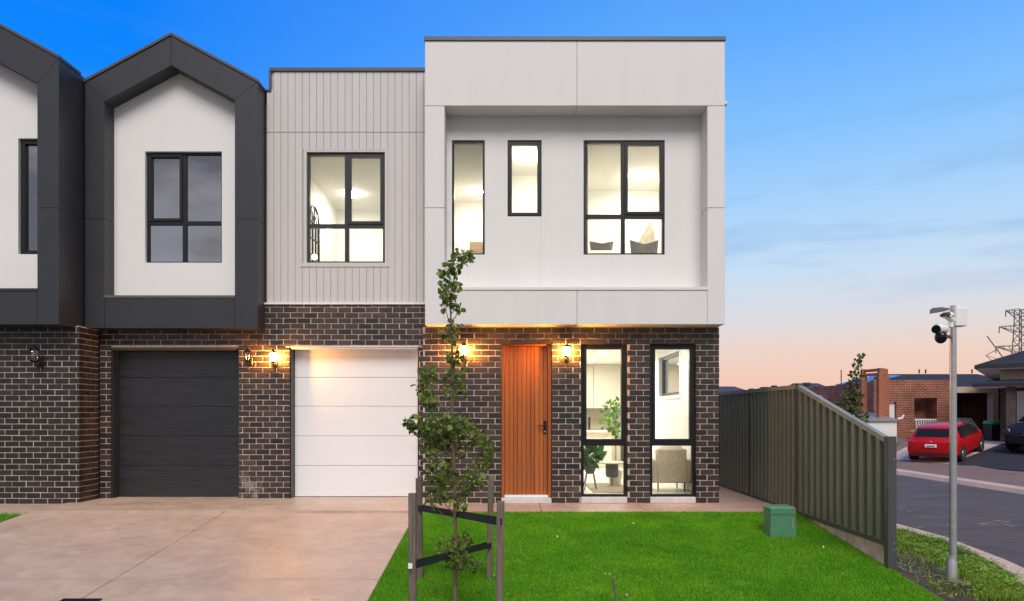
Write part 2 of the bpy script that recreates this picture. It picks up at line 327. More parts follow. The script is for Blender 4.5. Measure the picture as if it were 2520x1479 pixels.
M = dict(
    brick=brick_mat(),
    mortar=mat('mortar', (.55, .45, .39, 1), .9, var=.22, scale=20, bump=.3, bscale=200),
    render_white=mat('white_render', (.74, .74, .735, 1), .75, var=.02, scale=2, bump=.10, bscale=160),
    panel=mat('pale_grey_panel', (.69, .685, .675, 1), .6, var=.022, stretch=(2.5, 2.5, .5), scale=1.5, bump=.05, bscale=220),
    inner=mat('inner_wall_render', (.735, .73, .715, 1), .7, var=.02, stretch=(2.5, 2.5, .5), scale=1.5, bump=.08, bscale=160),
    clad=mat('cladding_paint', (.565, .55, .54, 1), .55, var=.03, scale=3, stretch=(3, 3, .5)),
    clad_gap=mat('cladding_joint', (.40, .38, .37, 1), .7),
    charcoal=mat('charcoal_panel', (.030, .033, .040, 1), .42, var=.06, scale=2),
    charcoal_gap=mat('charcoal_joint', (.006, .006, .007, 1), .7),
    cap=mat('dark_capping', (.075, .078, .09, 1), .4, var=.05),
    black=mat('black_aluminium', (.008, .008, .009, 1), .35, var=.02),
    blackgrey=mat('grey_aluminium', (.030, .031, .034, 1), .35, var=.02),
    steel=mat('galvanised_steel', (.50, .50, .50, 1), .38, .7, var=.12, scale=10),
    white_metal=mat('white_paint', (.78, .78, .78, 1), .4, var=.02),
    white_door=mat('white_garage_panel', (.76, .77, .79, 1), .42, var=.015, scale=4, bump=.06, bscale=60, stretch=(.2, 1, 1)),
    dark_door=timber_mat('charcoal_woodgrain', (.010, .011, .013, 1), (.034, .036, .041, 1), (2.2, 10, 55), .36, .12),
    door=timber_mat('oiled_cedar', (.27, .072, .015, 1), (.41, .122, .026, 1), (30, 30, 1.6), .42, .22),
    pale_conc=mat('pale_concrete', (.58, .56, .55, 1), .75, var=.10, scale=9, bump=.15),
    drive=concrete_mat('sand_concrete', (.545, .415, .315, 1), (.475, .350, .265, 1), .40),
    path=concrete_mat('path_concrete', (.50, .345, .27, 1), (.43, .29, .22, 1), .5),
    kerb=concrete_mat('kerb_concrete', (.62, .44, .33, 1), (.52, .39, .31, 1), .85, .15),
    footpath=concrete_mat('footpath_concrete', (.25, .165, .13, 1), (.19, .125, .10, 1), .8, .2),
    apron=concrete_mat('pale_drive_concrete', (.62, .50, .41, 1), (.54, .43, .35, 1), .85, .15),
    asphalt=concrete_mat('asphalt', (.125, .104, .096, 1), (.092, .079, .074, 1), .82, .15),
    asphalt_dark=concrete_mat('dark_asphalt', (.045, .045, .05, 1), (.035, .035, .04, 1), .8, .15),
    joint=mat('joint_filler', (.10, .07, .055, 1), .9),
    soil=mat('soil', (.060, .038, .026, 1), .95, var=.5, scale=14, bump=.8, bscale=60, detail=8),
    lawn=mat('lawn_soil', (.07, .18, .010, 1), .95, var=.35, scale=9, bump=.5, bscale=120),
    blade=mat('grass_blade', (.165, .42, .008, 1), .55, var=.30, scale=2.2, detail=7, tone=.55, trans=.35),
    weed=mat('weed_blade', (.19, .35, .022, 1), .6, var=.4, scale=3.0, tone=.6, trans=.35),
    straw=mat('straw', (.46, .34, .20, 1), .8, var=.3, scale=20, tone=.5),
    leaf=mat('pear_leaf', (.105, .19, .028, 1), .42, var=.3, scale=9, tone=.55, trans=.4),
    leaf_far=mat('far_leaf', (.10, .13, .025, 1), .5, var=.45, scale=5, tone=.6, trans=.3),
    bark=mat('bark', (.16, .105, .07, 1), .85, var=.3, scale=40, bump=.5, bscale=120, stretch=(1, 1, .25)),
    stake=timber_mat('weathered_timber', (.06, .046, .035, 1), (.225, .18, .14, 1), (55, 55, 3.0), .85, .15),
    strap=mat('black_webbing', (.012, .012, .013, 1), .75, bump=.4, bscale=300),
    fence=mat('olive_steel', (.15, .168, .122, 1), .42, .0, var=.06, scale=3),
    fence_rail_skylit=mat('olive_steel_rail_skylit', (.25, .265, .21, 1), .4, .0, var=.05),  # top rail steel, lightened: the sky's reflection is put into its colour
    fence_post=mat('slate_steel', (.075, .078, .080, 1), .42, .2, var=.05),
    green_box=mat('green_plastic', (.065, .21, .11, 1), .55, var=.10, scale=12),
    room=mat('room_wall', (.82, .80, .745, 1), .8, var=.015),
    ceiling=mat('ceiling_paint', (.82, .80, .73, 1), .85, var=.01),
    room_floor=mat('pale_floor_tile', (.68, .64, .55, 1), .35, var=.05),
    cabinet=mat('cream_cabinet', (.62, .56, .45, 1), .4, var=.02),
    splash=mat('splashback', (.48, .42, .32, 1), .3, var=.03),
    linen=mat('cream_linen', (.74, .68, .56, 1), .9, var=.06, bump=.3, bscale=30),
    grey_cloth=mat('grey_cushion', (.12, .115, .10, 1), .9, var=.2),
    boucle=mat('boucle_beige', (.46, .40, .29, 1), .95, var=.16, scale=28, bump=.7, bscale=70),
    oak=timber_mat('pale_oak', (.42, .28, .15, 1), (.58, .42, .26, 1), (3, 3, 20), .5, .05),
    mirror=mat('mirror_glass', (.55, .55, .5, 1), .05, 1, var=.01),
    houseleaf=mat('indoor_leaf', (.15, .34, .03, 1), .4, var=.35, scale=12, tone=.5, trans=.3),
    darkleaf=mat('indoor_dark_leaf', (.05, .16, .03, 1), .35, var=.4, scale=10, tone=.7, trans=.2),
    rug=mat('beige_rug', (.40, .34, .24, 1), .95, var=.25, scale=16),
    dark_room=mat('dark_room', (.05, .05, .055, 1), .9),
    lampglow=emit('lamp_glow', (1, .38, .055, 1), 720),
    downlight=emit('downlight', (1, .94, .82, 1), 55),
    glass=glass('window_glass', (.97, .98, .97, 1), .05, .5),
    dark_glass=glass('dark_window_glass', (.07, .07, .08, 1), .46, .75),
    lamp_clear=glass('lamp_glass', (.92, .9, .86, 1), .12, .6),
    redbrick=far_brick_mat('red_brick', (.27, .058, .030, 1), (.17, .042, .026, 1), (.40, .24, .17, 1)),
    redbrick_plain=mat('red_brick_plain', (.34, .12, .065, 1), .8, var=.25, scale=14),
    darkbrick=far_brick_mat('far_dark_brick', (.06, .04, .035, 1), (.04, .03, .028, 1), (.16, .12, .10, 1)),
    slate=mat('slate_roof', (.034, .036, .044, 1), .85, var=.2, scale=3, spec=.15),
    roof_brown=mat('brown_grey_roof', (.055, .048, .050, 1), .7, var=.15, scale=3),
    blue_roof=mat('blue_roof', (.035, .20, .50, 1), .4, var=.05),
    cream=mat('cream_render', (.58, .46, .33, 1), .8, var=.04),
    white_wall=mat('white_far_wall', (.74, .72, .72, 1), .8, var=.04),
    beige=mat('beige_fascia', (.55, .42, .32, 1), .8),
    red=mat('red_car_paint', (.44, .004, .008, 1), .35, .0, var=.02, coat=.12, spec=.3),
    navy=mat('dark_car_paint', (.014, .014, .016, 1), .5, .0, var=.02, spec=.2),
    carglass=mat('car_glass', (.006, .007, .009, 1), .08, var=.02, spec=.35),
    rubber=mat('tyre_rubber', (.012, .012, .012, 1), .8),
    rim=mat('alloy_rim', (.55, .55, .56, 1), .3, .8),
    redlens=mat('red_lens', (.45, .02, .015, 1), .15, coat=1, var=.02),
    clearlens=mat('clear_lens', (.75, .72, .70, 1), .12, coat=1, var=.02),
    plate=mat('number_plate', (.80, .80, .80, 1), .5, var=.01),
    ink=mat('plate_mark', (.06, .07, .14, 1), .6, var=.01),
    chrome=mat('badge_chrome', (.7, .7, .72, 1), .2, 1, var=.01),
    bin=mat('black_bin_plastic', (.010, .011, .011, 1), .5),
    binlid=mat('green_bin_lid', (.02, .34, .10, 1), .45),
    taupe=mat('taupe_plastic', (.12, .095, .075, 1), .65),
    pylon=mat('pylon_steel', (.17, .16, .165, 1), .6, .3, var=.1),
    lightmark=mat('lime_stain', (.4, .36, .33, 1), .9),
)

def hues(m, lo, hi):
    cr = [n for n in m.node_tree.nodes if n.type == 'VALTORGB'][0].color_ramp; cr.elements[0].color = lo; cr.elements[1].color = hi
hues(M['blade'], (.095, .36, .004, 1), (.215, .52, .012, 1)); hues(M['leaf'], (.060, .125, .016, 1), (.20, .275, .045, 1))
hues(M['weed'], (.10, .26, .015, 1), (.32, .42, .04, 1))
# ------------------------------------------------------------------ ground, drive, road
def gz(y): return -0.11*min(max(-1.0-y, 0), 4.0)
XD = -1.33                                    # drive / lawn edge
def sheet(xs, ys, zf, m, name, kind='structure', thick=0):
    mb = MB(); nx, ny = len(xs), len(ys)
    mb.add([(x, y, zf(x, y)) for y in ys for x in xs], [(j*nx+i, j*nx+i+1, (j+1)*nx+i+1, (j+1)*nx+i) for j in range(ny-1) for i in range(nx-1)])
    return part(name, mb, m, None, True, kind=kind)
g = MB(); g.box(-700, 700, -500, 1500, -1.2, -.62); struct('ground', g, M['soil'])

# drive: slabs with open saw-cut joints on a darker bed
bed = MB(); bed.slab([(-14, 1.0), (XD, 1.0), (XD, -6.0), (-14, -6.0)], -1.0, -.56)
for ya, yb in ((1.0, -1.0), (-1.0, -5.0), (-5.0, -6.0)):
    za, zb = gz(ya)-.03, gz(yb)-.03
    bed.add([(-14, ya, za), (XD-.003, ya, za), (XD-.003, yb, zb), (-14, yb, zb)], [(0, 1, 2, 3)])
drive = struct('driveway', bed, M['joint'])
def slope_slab(x0, x1, y0, y1, extra=0.0, n=4):
    """a concrete slab that follows the fall of the ground, with a small arris"""
    mb = MB(); c = .005
    ys = [y0+(y1-y0)*i/n for i in range(n+1)]
    vs = []; fs = []
    for y in ys:
        z = gz(y)+extra
        vs += [(x0, y, z-.09), (x0, y, z-c), (x0+c, y, z), (x1-c, y, z), (x1, y, z-c), (x1, y, z-.09)]
    for i in range(n):
        for k in range(5): fs.append((i*6+k, i*6+k+1, (i+1)*6+k+1, (i+1)*6+k))
    fs += [tuple(range(6)), tuple(range(n*6+5, n*6-1, -1))]
    return mb.add(vs, fs)
g_ = .007
xsl = [-6.75, -4.02, XD]
for a, b in zip(xsl, xsl[1:]):
    part('slab', slope_slab(a+g_, b-g_, -.98+g_, .72, .028, 2), M['drive'], drive)
    for y0, y1 in ((-3.62, -.98), (-6.0, -3.62)):
        part('slab', slope_slab(a+g_, b-g_, y0+g_, y1-g_), M['drive'], drive)
part('slab', slope_slab(-12, -6.75-g_, -1.05+g_, .3, .01, 2), M['drive'], drive)
# crack wandering across the drive
mb = MB(); pts = []
for i in range(26):
    t = i/25; x = -6.6+3.0*t; y = -3.55+2.0*t+.035*math.sin(i*1.7)+random.uniform(-.02, .02); pts.append((x, y, gz(y)+.0035))
for a, b in zip(pts, pts[1:]):
    wd = .002+.0015*random.random(); mb.add([(a[0], a[1]-wd, a[2]), (b[0], b[1]-wd, b[2]), (b[0], b[1]+wd, b[2]), (a[0], a[1]+wd, a[2])], [(0, 1, 2, 3)])
part('crack', mb, M['joint'], drive)
mb = MB()
for x, y, s in ((U(880, 6.6), D(6.62), .03), (U(560, 8), D(8.2), .012), (U(300, 7), D(7.4), .015)):
    mb.add([(x-s, y, gz(y)+.003), (x+s*.9, y-.01, gz(y)+.004), (x+s*.7, y+.02, gz(y)+.003), (x-s*.8, y+.03, gz(y)+.003)], [(0, 1, 2, 3)])
part('mortar_spot', mb, M['pale_conc'], drive)

# front path along the house
pbed = MB(); pbed.box(XD+.003, 4.02, -.95, .5, -.5, -.03); path = struct('path', pbed, M['joint'])
xs = [XD+.004, .42, 1.9, 4.0]
for a, b in zip(xs, xs[1:]):
    q = MB(); q.cbox(a+.004, b-.004, -.96, .30 if b < 3.5 else 9, -.1, 0, .006); part('slab', q, M['path'], path)

# lawn soil, verge soil
sheet(np.linspace(XD+.012, 4.0, 12), np.linspace(-6.2, -.96, 14), lambda x, y: gz(y)-.006, M['lawn'], 'lawn')
sheet(np.linspace(-13, -6.76, 6), np.linspace(-6, -1.05, 12), lambda x, y: gz(y)-.01, M['lawn'], 'grass_strip')
def vz(x, y):
    t = min(max((x-4.0)/1.6, 0), 1); a = -.30 if y > -1 else min(gz(y)-.02, -.25)
    return a*(1-t)+(-.43)*t+.018*math.sin(x*5.1+y*3.7)*math.sin(y*4.3-x)
kin = [(6.1, 60), (6.1, 20), (6.08, 5), (6.0, .2), (6.05, -.96), (5.83, -2.1), (5.61, -2.8), (5.30, -3.45), (4.6, -4.4), (3.4, -5.2), (1.5, -5.75), (-1, -5.95), (-20, -6.0)]
kout = [(6.55, 60), (6.55, 20), (6.55, 5), (6.5, 1.0), (6.52, -.26), (6.29, -1.9), (6.12, -2.6), (5.85, -3.35), (5.1, -4.55), (3.65, -5.6), (1.6, -6.2), (-1, -6.42), (-20, -6.45)]
def vpatch():
    mb = MB(); ys = np.linspace(-4.7, 9, 60); n = 12
    def edge(y):
        for (xa, ya), (xb, yb) in zip(kin, kin[1:]):
            if yb <= y <= ya: return xa+(xb-xa)*(ya-y)/(ya-yb)
        return 6.1
    for j, y in enumerate(ys):
        e = edge(y)+.01
        for i in range(n+1):
            x = 4.015+(e-4.015)*i/n; mb.v.append((x, y, vz(x, y))); mb.t.append(.5)
    for j in range(len(ys)-1):
        for i in range(n):
            a = j*(n+1)+i; mb.f.append((a, a+1, a+n+2, a+n+1))
    return mb, edge
vm_, vedge = vpatch(); part('verge', vm_, M['soil'], None, True, kind='structure')
# kerb (rolled), as cast lengths
kb = MB(); nn = len(kin)
pr = []
for (a, b), (c, d_) in zip(kin, kout):
    pr.append([(a, b, -.62), (a, b, -.405), (a+(c-a)*.12, b+(d_-b)*.12, -.40), (a+(c-a)*.5, b+(d_-b)*.5, -.405), (a+(c-a)*.8, b+(d_-b)*.8, -.455), (c, d_, -.493), (c, d_, -.62)])
for i in range(nn-1):
    o = i*14; kb.add(pr[i]+pr[i+1], [(k, k+1, 7+k+1, 7+k) for k in range(6)])
struct('kerb', kb, M['kerb'], True)
road = MB(); road.add([(x, y, -.5) for x, y in kout]+[(-20, -40, -.5), (40, -40, -.5), (11.9, -14, -.5), (11.9, 60, -.5)],
                      [tuple(range(len(kout)+4))]); struct('road', road, M['asphalt'])
# pale scuffs on the road
mb = MB()
for i in range(46):
    x, y = random.gauss(8.3, .7), random.gauss(1.0, .25)
    if i < 8: x, y = random.gauss(7.6, .2), random.gauss(3.0, .3)
    s = random.uniform(.01, .04); mb.add([(x-s*2, y, -.496), (x+s*2, y-s*.3, -.496), (x+s, y+s, -.496), (x-s, y+s*.8, -.496)], [(0, 1, 2, 3)])
part('road_scuff', mb, M['straw'], None, kind='structure')
fk = MB(); fk.add([(11.9, -14, -.5), (11.98, -14, -.40), (12.3, -14, -.38), (12.3, -14, -.62), (11.9, 60, -.5), (11.98, 60, -.40), (12.3, 60, -.38), (12.3, 60, -.62)],
                  [(0, 1, 5, 4), (1, 2, 6, 5), (2, 3, 7, 6)]); struct('kerb', fk, M['kerb'])
# far side: footpath, then lots that rise towards the houses
FU = Vector((.76, .65, 0)); FV = Vector((-.65, .76, 0))
def fz(x, y):
    s = (x-14.2)*.80+(y-13.5)*.60
    return -.38+min(max(s, 0)*.105, .60)
sheet(np.linspace(12.3, 90, 70), np.linspace(-14, 110, 90), lambda x, y: fz(x, y)-.012, M['footpath'], 'far_ground')
def drape(poly_fn, n, m_, m, name):
    mb = MB()
    for j in range(m_+1):
        for i in range(n+1):
            x, y = poly_fn(i/n, j/m_); mb.v.append((x, y, fz(x, y)+.012)); mb.t.append(.5)
    for j in range(m_):
        for i in range(n):
            a = j*(n+1)+i; mb.f.append((a, a+1, a+n+2, a+n+1))
    return part(name, mb, m, None, True, kind='structure')
def quadfn(a, b, c, d_):
    return lambda u, v: tuple((a[k]*(1-u)+b[k]*u)*(1-v)+(d_[k]*(1-u)+c[k]*u)*v for k in (0, 1))
drape(quadfn((15.0, 12.9), (13.9, 15.0), (20.5, 22.0), (22.0, 18.4)), 14, 8, M['apron'], 'pale_driveway')
drape(quadfn((15.6, 10.3), (15.02, 12.86), (22.02, 18.36), (24.5, 14.5)), 14, 8, M['asphalt_dark'], 'asphalt_driveway')
drape(quadfn((15.62, 8.3), (15.6, 10.25), (24.5, 14.45), (25.5, 12.5)), 8, 4, M['apron'], 'pale_path')
drape(quadfn((13.6, 15.2), (12.9, 18.4), (15.2, 22.5), (16.6, 18.6)), 8, 6, M['lawn'], 'far_lawn')

# ------------------------------------------------------------------ bricks
PITCH, BL, CH, BH, BT = .2174, .2050, .0871, .0752, .108
bcache = {}
def brick_geo(mb, L, H):
    c = .004; h = L/2; k = H/2
    vs = [(-h, BT, -k), (h, BT, -k), (h, BT, k), (-h, BT, k), (-h, c, -k), (h, c, -k), (h, c, k), (-h, c, k),
          (-h+c, 0, -k+c), (h-c, 0, -k+c), (h-c, 0, k-c), (-h+c, 0, k-c)]
    fs = [(0, 1, 5, 4), (1, 2, 6, 5), (2, 3, 7, 6), (3, 0, 4, 7), (4, 5, 9, 8), (5, 6, 10, 9), (6, 7, 11, 10), (7, 4, 8, 11), (8, 9, 10, 11), (3, 2, 1, 0)]
    return mb.add(vs, fs)
def brick_mesh(L, H, v):
    key = (round(L*250), round(H*500), v)
    if key not in bcache:
        mb = MB(); mb.tone = (v+.5)/7; brick_geo(mb, L, H); bcache[key] = mesh('brick', mb, M['brick']); fixn(bcache[key])
    return bcache[key]
def courses(a0, a1, z0, z1, holes, phase=0):
    out = []; k = 0
    while z0+k*CH+.03 < z1:
        zb = z0+k*CH+.006; zt = min(zb+BH, z1); zc = (zb+zt)/2
        a = a0-PITCH*2+((k % 2)*.5+phase)*PITCH
        while a < a1:
            segs = [(max(a, a0), min(a+BL, a1))]
            for h in holes:
                if h[2] < zc < h[3]:
                    segs = [s for p, q in segs for s in ((p, min(q, h[0])), (max(p, h[1]), q)) if s[1]-s[0] > .02]
            out += [(p, q, zb, zt) for p, q in segs if q-p > .025]
            a += PITCH
        k += 1
    return out
def lay(parent, placed, n_single):
    """placed: (visible size, location, rotation about z, length, height, tone); the largest n_single become parts"""
    placed.sort(key=lambda q: -q[0]); root = worldloc(parent)
    for _, loc, rz, L, H, tn in placed[:n_single]:
        o = bpy.data.objects.new('brick', brick_mesh(L, H, min(6, int(tn*7)))); COL.objects.link(o)
        o.parent = parent; o.location = Vector(loc)-root; o.rotation_euler = (0, 0, rz)
    rest = placed[n_single:]
    if rest:
        mb = MB()
        for _, loc, rz, L, H, tn in rest:
            q = MB(); brick_geo(q, L, H); mb.tone = tn; c, s = math.cos(rz), math.sin(rz)
            mb.add([(loc[0]+x*c-y*s, loc[1]+x*s+y*c, loc[2]+z) for x, y, z in q.v], q.f)
        part('brickwork', mb, M['brick'], parent, kind='stuff')
def dark_tone(): return min(.6, max(0, random.gauss(.12, .14)))
def tone(): return min(.99, max(0, random.gauss(.45, .26)))
def bricks_x(a0, a1, z0, z1, yf, holes, phase=0, boost=0, inview=lambda x: True, tone=tone):
    res = []
    for p, q, zb, zt in courses(a0, a1, z0, z1, holes, phase):
        x = (p+q)/2; res.append(((q-p)*(zt-zb)*(10+boost if inview(x) else 0), (x+random.uniform(-.002, .002), yf+random.uniform(-.002, .002), (zb+zt)/2+random.uniform(-.0016, .0016)), random.uniform(-.008, .008), q-p, zt-zb, tone()))
    return res

# ------------------------------------------------------------------ windows
def window(parent, x0, x1, z0, z1, y, m, gl, vx=None, hz=None, sash=None, fw=.045, mw=.06, label=None, depth=.07, pane_label=None):
    """frame (the part itself) > pane, sash.  sash = (col, row) of the opening light"""
    f = MB(); y1 = y+depth
    f.cbox(x0, x0+fw, y, y1, z0, z1, .003); f.cbox(x1-fw, x1, y, y1, z0, z1, .003)
    f.cbox(x0+fw, x1-fw, y+.001, y1, z1-fw, z1, .003); f.cbox(x0+fw, x1-fw, y+.001, y1, z0, z0+fw*.8, .003)
    cols = [(x0+fw, x1-fw)] if vx is None else [(x0+fw, vx-mw/2), (vx+mw/2, x1-fw)]
    rows = [(z0+fw*.8, z1-fw)] if hz is None else [(z0+fw*.8, hz-mw/2), (hz+mw/2, z1-fw)]
    if vx is not None: f.cbox(vx-mw/2, vx+mw/2, y+.002, y1, z0+fw*.8, z1-fw, .003)
    if hz is not None:
        for a, b in cols: f.cbox(a, b, y+.004, y1, hz-mw/2, hz+mw/2, .003)
    w_ = part('window', f, m, parent, label=label)
    for ci, (a, b) in enumerate(cols):
        for ri, (c, d_) in enumerate(rows):
            if sash == (ci, ri):
                s = MB(); k = .042
                s.cbox(a-.004, a+k, y-.014, y+.05, c-.004, d_+.004, .003); s.cbox(b-k, b+.004, y-.014, y+.05, c-.004, d_+.004, .003)
                s.cbox(a+k, b-k, y-.013, y+.05, d_-k, d_+.004, .003); s.cbox(a+k, b-k, y-.013, y+.05, c-.004, c+k, .003)
                part('sash', s, m, w_); a, b, c, d_ = a+k, b-k, c+k, d_-k
            p = MB(); p.box(a-.002, b+.002, y+.03, y+.036, c-.002, d_+.002); part('pane', p, gl, w_)
    return w_

def room(parent, x0, x1, y0, y1, z0, z1, wm, fm, holes=()):
    """the lining of a room that shows through a lit window; holes are in the right-hand wall, in (y, z)"""
    a = MB(); a.add([(x0, y0, z0), (x0, y1, z0), (x0, y1, z1), (x0, y0, z1)], [(0, 1, 2, 3)])
    a.add([(x0, y1, z0), (x1, y1, z0), (x1, y1, z1), (x0, y1, z1)], [(0, 1, 2, 3)])
    ys = sorted({y0, y1, *[h[i] for h in holes for i in (0, 1)]})
    for p, q in zip(ys, ys[1:]):
        hs = [h for h in holes if h[0] < (p+q)/2 < h[1]]
        rngs = [(z0, z1)] if not hs else [(z0, hs[0][2]), (hs[0][3], z1)]
        for c, d_ in rngs: a.add([(x1, p, c), (x1, q, c), (x1, q, d_), (x1, p, d_)], [(0, 1, 2, 3)])
    r_ = part('room_wall', a, wm, parent)
    c_ = MB(); c_.add([(x0, y0, z1), (x1, y0, z1), (x1, y1, z1), (x0, y1, z1)], [(0, 1, 2, 3)]); part('room_ceiling', c_, M['ceiling'] if wm is M['room'] else wm, parent)
    f_ = MB(); f_.add([(x0, y0, z0), (x1, y0, z0), (x1, y1, z0), (x0, y1, z0)], [(0, 1, 2, 3)]); part('room_floor', f_, fm, parent)
    # skirting
    if wm is M['room']:
        s = MB(); s.box(x0+.002, x1-.002, y1-.014, y1-.002, z0, z0+.09); part('skirting', s, M['white_metal'], parent)
def area(name, loc, sx, sy, e, col=(1, .96, .87)):
    l = bpy.data.lights.new(name, 'AREA'); l.shape = 'RECTANGLE'; l.size = sx; l.size_y = sy; l.energy = e; l.color = col
    o = bpy.data.objects.new(name, l); COL.objects.link(o); o.location = loc
def ceiling_light(loc, r, label, e, group='ceiling lights seen through the lit windows', spot=.35):
    t = thing('ceiling_light', label, 'ceiling light', loc, group)
    mb = MB(); dp_ = .02 if r < .08 else .075; mb.lathe([(r*.55, -dp_), (r*.88, -dp_*.8), (r, -dp_*.4), (r, 0)], loc, 20); part('diffuser', mb, M['downlight'], t, True)
    mb = MB(); mb.lathe([(r+.012, -.006), (r+.012, 0), (r+.002, 0.0)], loc, 18); part('trim_ring', mb, M['white_metal'], t, True)
    area('ceiling_lamp', (loc[0], loc[1], loc[2]-.09), spot, spot, e)

# ------------------------------------------------------------------ house 3: the light box, cladding and white garage
T3 = thing('townhouse', 'two storey townhouse with a projecting pale grey box, timber front door and white garage', 'house', (-.4, 0, 0), 'terrace of townhouses')
door_h = (U(1233, 10.5), U(1358, 10.5), -.1, V(840, 10.5))
win1 = (U(1430, 10.5), U(1545, 10.5), -.1, V(843, 10.5)); win2 = (U(1600, 10.5), U(1714, 10.5), -.1, V(843, 10.5))
XL, XR, XP = -1.375, 3.1875, -3.95            # front wall ends, party wall with house 2
garC = (U(713, 10.88), U(1030, 10.88), -.1, V(853, 10.88)); garB = (U(272, 10.88), U(587, 10.88), -.1, V(855, 10.88))
grow = lambda h, e: (h[0]-e, h[1]+e, h[2], h[3]+e)
mw = MB(); mw.wall(XL+.006, XR-.006, .009, .25, 0, 2.712, [grow(h, .006) for h in (door_h, win1, win2)])
mw.wall(XP, -1.381, .389, .62, 0, 3.115, [grow(garC, .006)])
mw.box(XL+.006, XL+.12, .25, .385, 0, 2.712)
bw = part('brick_wall', mw, M['mortar'], T3)
pl = bricks_x(XL, XR, .004, 2.712, 0, [door_h, win1, win2], .16, 1)
garage_wall = bricks_x(-6.573, -1.385, .03, 3.118, .38, [garB, garC, (-9, XP, 2.704, 9)], .5)
pl += [q for q in garage_wall if q[1][0] > XP]
# side face of the house, seen edge-on
for p, q, zb, zt in courses(.12, 3.0, .004, 2.712, [], .5):
    pl.append((0, (XR, (p+q)/2, (zb+zt)/2), R(90), q-p, zt-zb, tone()))
lay(bw, pl, 300)
# white bloom marks low on the garage pier
# sills and step
for h in (win1, win2):
    s = MB(); s.cbox(h[0]+.004, h[1]-.004, .012, .25, .0, .092, .006); part('window_sill', s, M['pale_conc'], T3)
s = MB(); s.cbox(door_h[0]+.004, door_h[1]-.004, -.02, .25, .0, .082, .006); part('door_step', s, M['pale_conc'], T3)
# front door: frame, threshold and ten cedar boards
f = MB(); a, b, zt = door_h[0]+.003, door_h[1]-.003, door_h[3]-.003
f.cbox(a, a+.05, .055, .2, .082, zt, .004); f.cbox(b-.05, b, .055, .2, .082, zt, .004); f.cbox(a+.05, b-.05, .056, .2, zt-.055, zt, .004)
dr = part('front_door', f, M['door'], T3, label='oiled cedar front door in a timber frame')
s = MB(); s.cbox(a+.05, b-.05, .06, .2, .084, .118, .003); part('threshold', s, M['white_metal'], dr)
n = 10; bx0, bx1 = a+.053, b-.053; bwid = (bx1-bx0)/n
for i in range(n):
    s = MB(); s.tone = random.uniform(.15, .9); s.cbox(bx0+i*bwid+.002, bx0+(i+1)*bwid-.002, .135, .17, .122, zt-.058, .004); part('board', s, M['door'], dr)
hx, hz_ = U(1341, 10.6), V(1050, 10.6)
s = MB(); s.cbox(hx-.024, hx+.024, .117, .134, hz_-.105, hz_+.10, .006); s.tube([(hx, .117, hz_+.02), (hx, .075, hz_+.02)], .012, 10)
s.tube([(hx+.01, .075, hz_+.02), (hx-.115, .075, hz_+.02)], .011, 10); part('door_handle', s, M['black'], dr, label='black lever handle and smart lock on a long plate')
s = MB(); s.tube([(hx, .118, hz_-.07), (hx, .108, hz_-.07)], .013, 12); part('lock', s, M['steel'], dr)
# ground-floor windows
hzg = V(1091, 10.57)
for i, h in enumerate((win1, win2)):
    w_ = window(T3, h[0]+.005, h[1]-.005, .096, h[3]-.005, .075, M['black'], M['glass'], None, hzg, (0, 1), .045, .065)
    s = MB(); s.cbox(h[0]+.02, h[1]-.02, .062, .076, hzg-.028, hzg+.02, .003); part('rail_cover', s, M['black'], w_)
# garage
def garage(parent, h, m, jm, lm, label, tn=None):
    y = .58; x0, x1 = h[0], h[1]; zs = [.034, V(1145, 11.08), V(1072, 11.08), V(999, 11.08), V(928, 11.08), h[3]-.012]
    j = MB(); j.cbox(x0+.002, x0+.016, .402, .60, .03, h[3]-.002, .002); j.cbox(x1-.016, x1-.002, .402, .60, .03, h[3]-.002, .002)
    gd = part('garage_door', j, jm, parent, label=label)
    for a_, b_ in zip(zs, zs[1:]):
        s = MB(); s.tone = random.uniform(.3, .7); s.cbox(x0+.018, x1-.018, y, y+.04, a_+.0025, b_-.0025, .004); part('panel', s, m, gd)
    s = MB(); s.box(x0+.018, x1-.018, y+.012, y+.05, .032, h[3]); part('panel_backing', s, M['blackgrey'], gd)
    s = MB(); s.cbox(x0-.06, x1+.06, .374, .392, h[3]-.004, h[3]+.006, .002); s.cbox(x0+.018, x1-.018, .392, .60, h[3]-.030, h[3]-.004, .002); part('lintel', s, lm, gd)
garage(T3, garC, M['white_door'], M['charcoal'], M['white_metal'], 'white sectional garage door of five flush panels')
s = MB(); s.cbox(garC[1]-.03, garC[1]-.017, .45, .6, .03, garC[3]-.04, .002); part('door_trim', s, M['white_metal'], T3)

# --- upper box
BF = -.30; BB = .05
bx = dict(x0=U(1046, 10.2), x1=U(1784, 10.2), zb=V(797, 10.2), zt=V(103, 10.2), zc=V(92, 10.2), il=U(1094, 10.2), ir=U(1741, 10.2), ih=V(262, 10.2), is_=V(716, 10.2), xm=U(1420, 10.2), jz=V(513, 10.2))
G = .004
def panel(x0, x1, y0, y1, z0, z1, m=M['panel'], parent=T3): 
    s = MB(); s.cbox(x0, x1, y0, y1, z0, z1, .003); return part('panel', s, m, parent)
fr = MB()                                      # dark core behind the panel joints
e = .012
fr.box(bx['x0']+e, bx['x1']-e, BF+e, BB-.002, bx['ih']+e, bx['zt']-.002); fr.box(bx['x0']+e, bx['x1']-e, BF+e, BB-.002, bx['zb']+e, bx['is_']-e)
fr.box(bx['x0']+e, bx['il']-e, BF+e, BB-.002, bx['is_']-e, bx['ih']+e); fr.box(bx['ir']+e, bx['x1']-e, BF+e, BB-.002, bx['is_']-e, bx['ih']+e)
fc = part('box_frame', fr, M['clad_gap'], T3)
for a, b in ((bx['x0'], bx['xm']-G), (bx['xm']+G, bx['x1'])): panel(a, b, BF, BB, bx['ih']+G, bx['zt'], parent=fc)
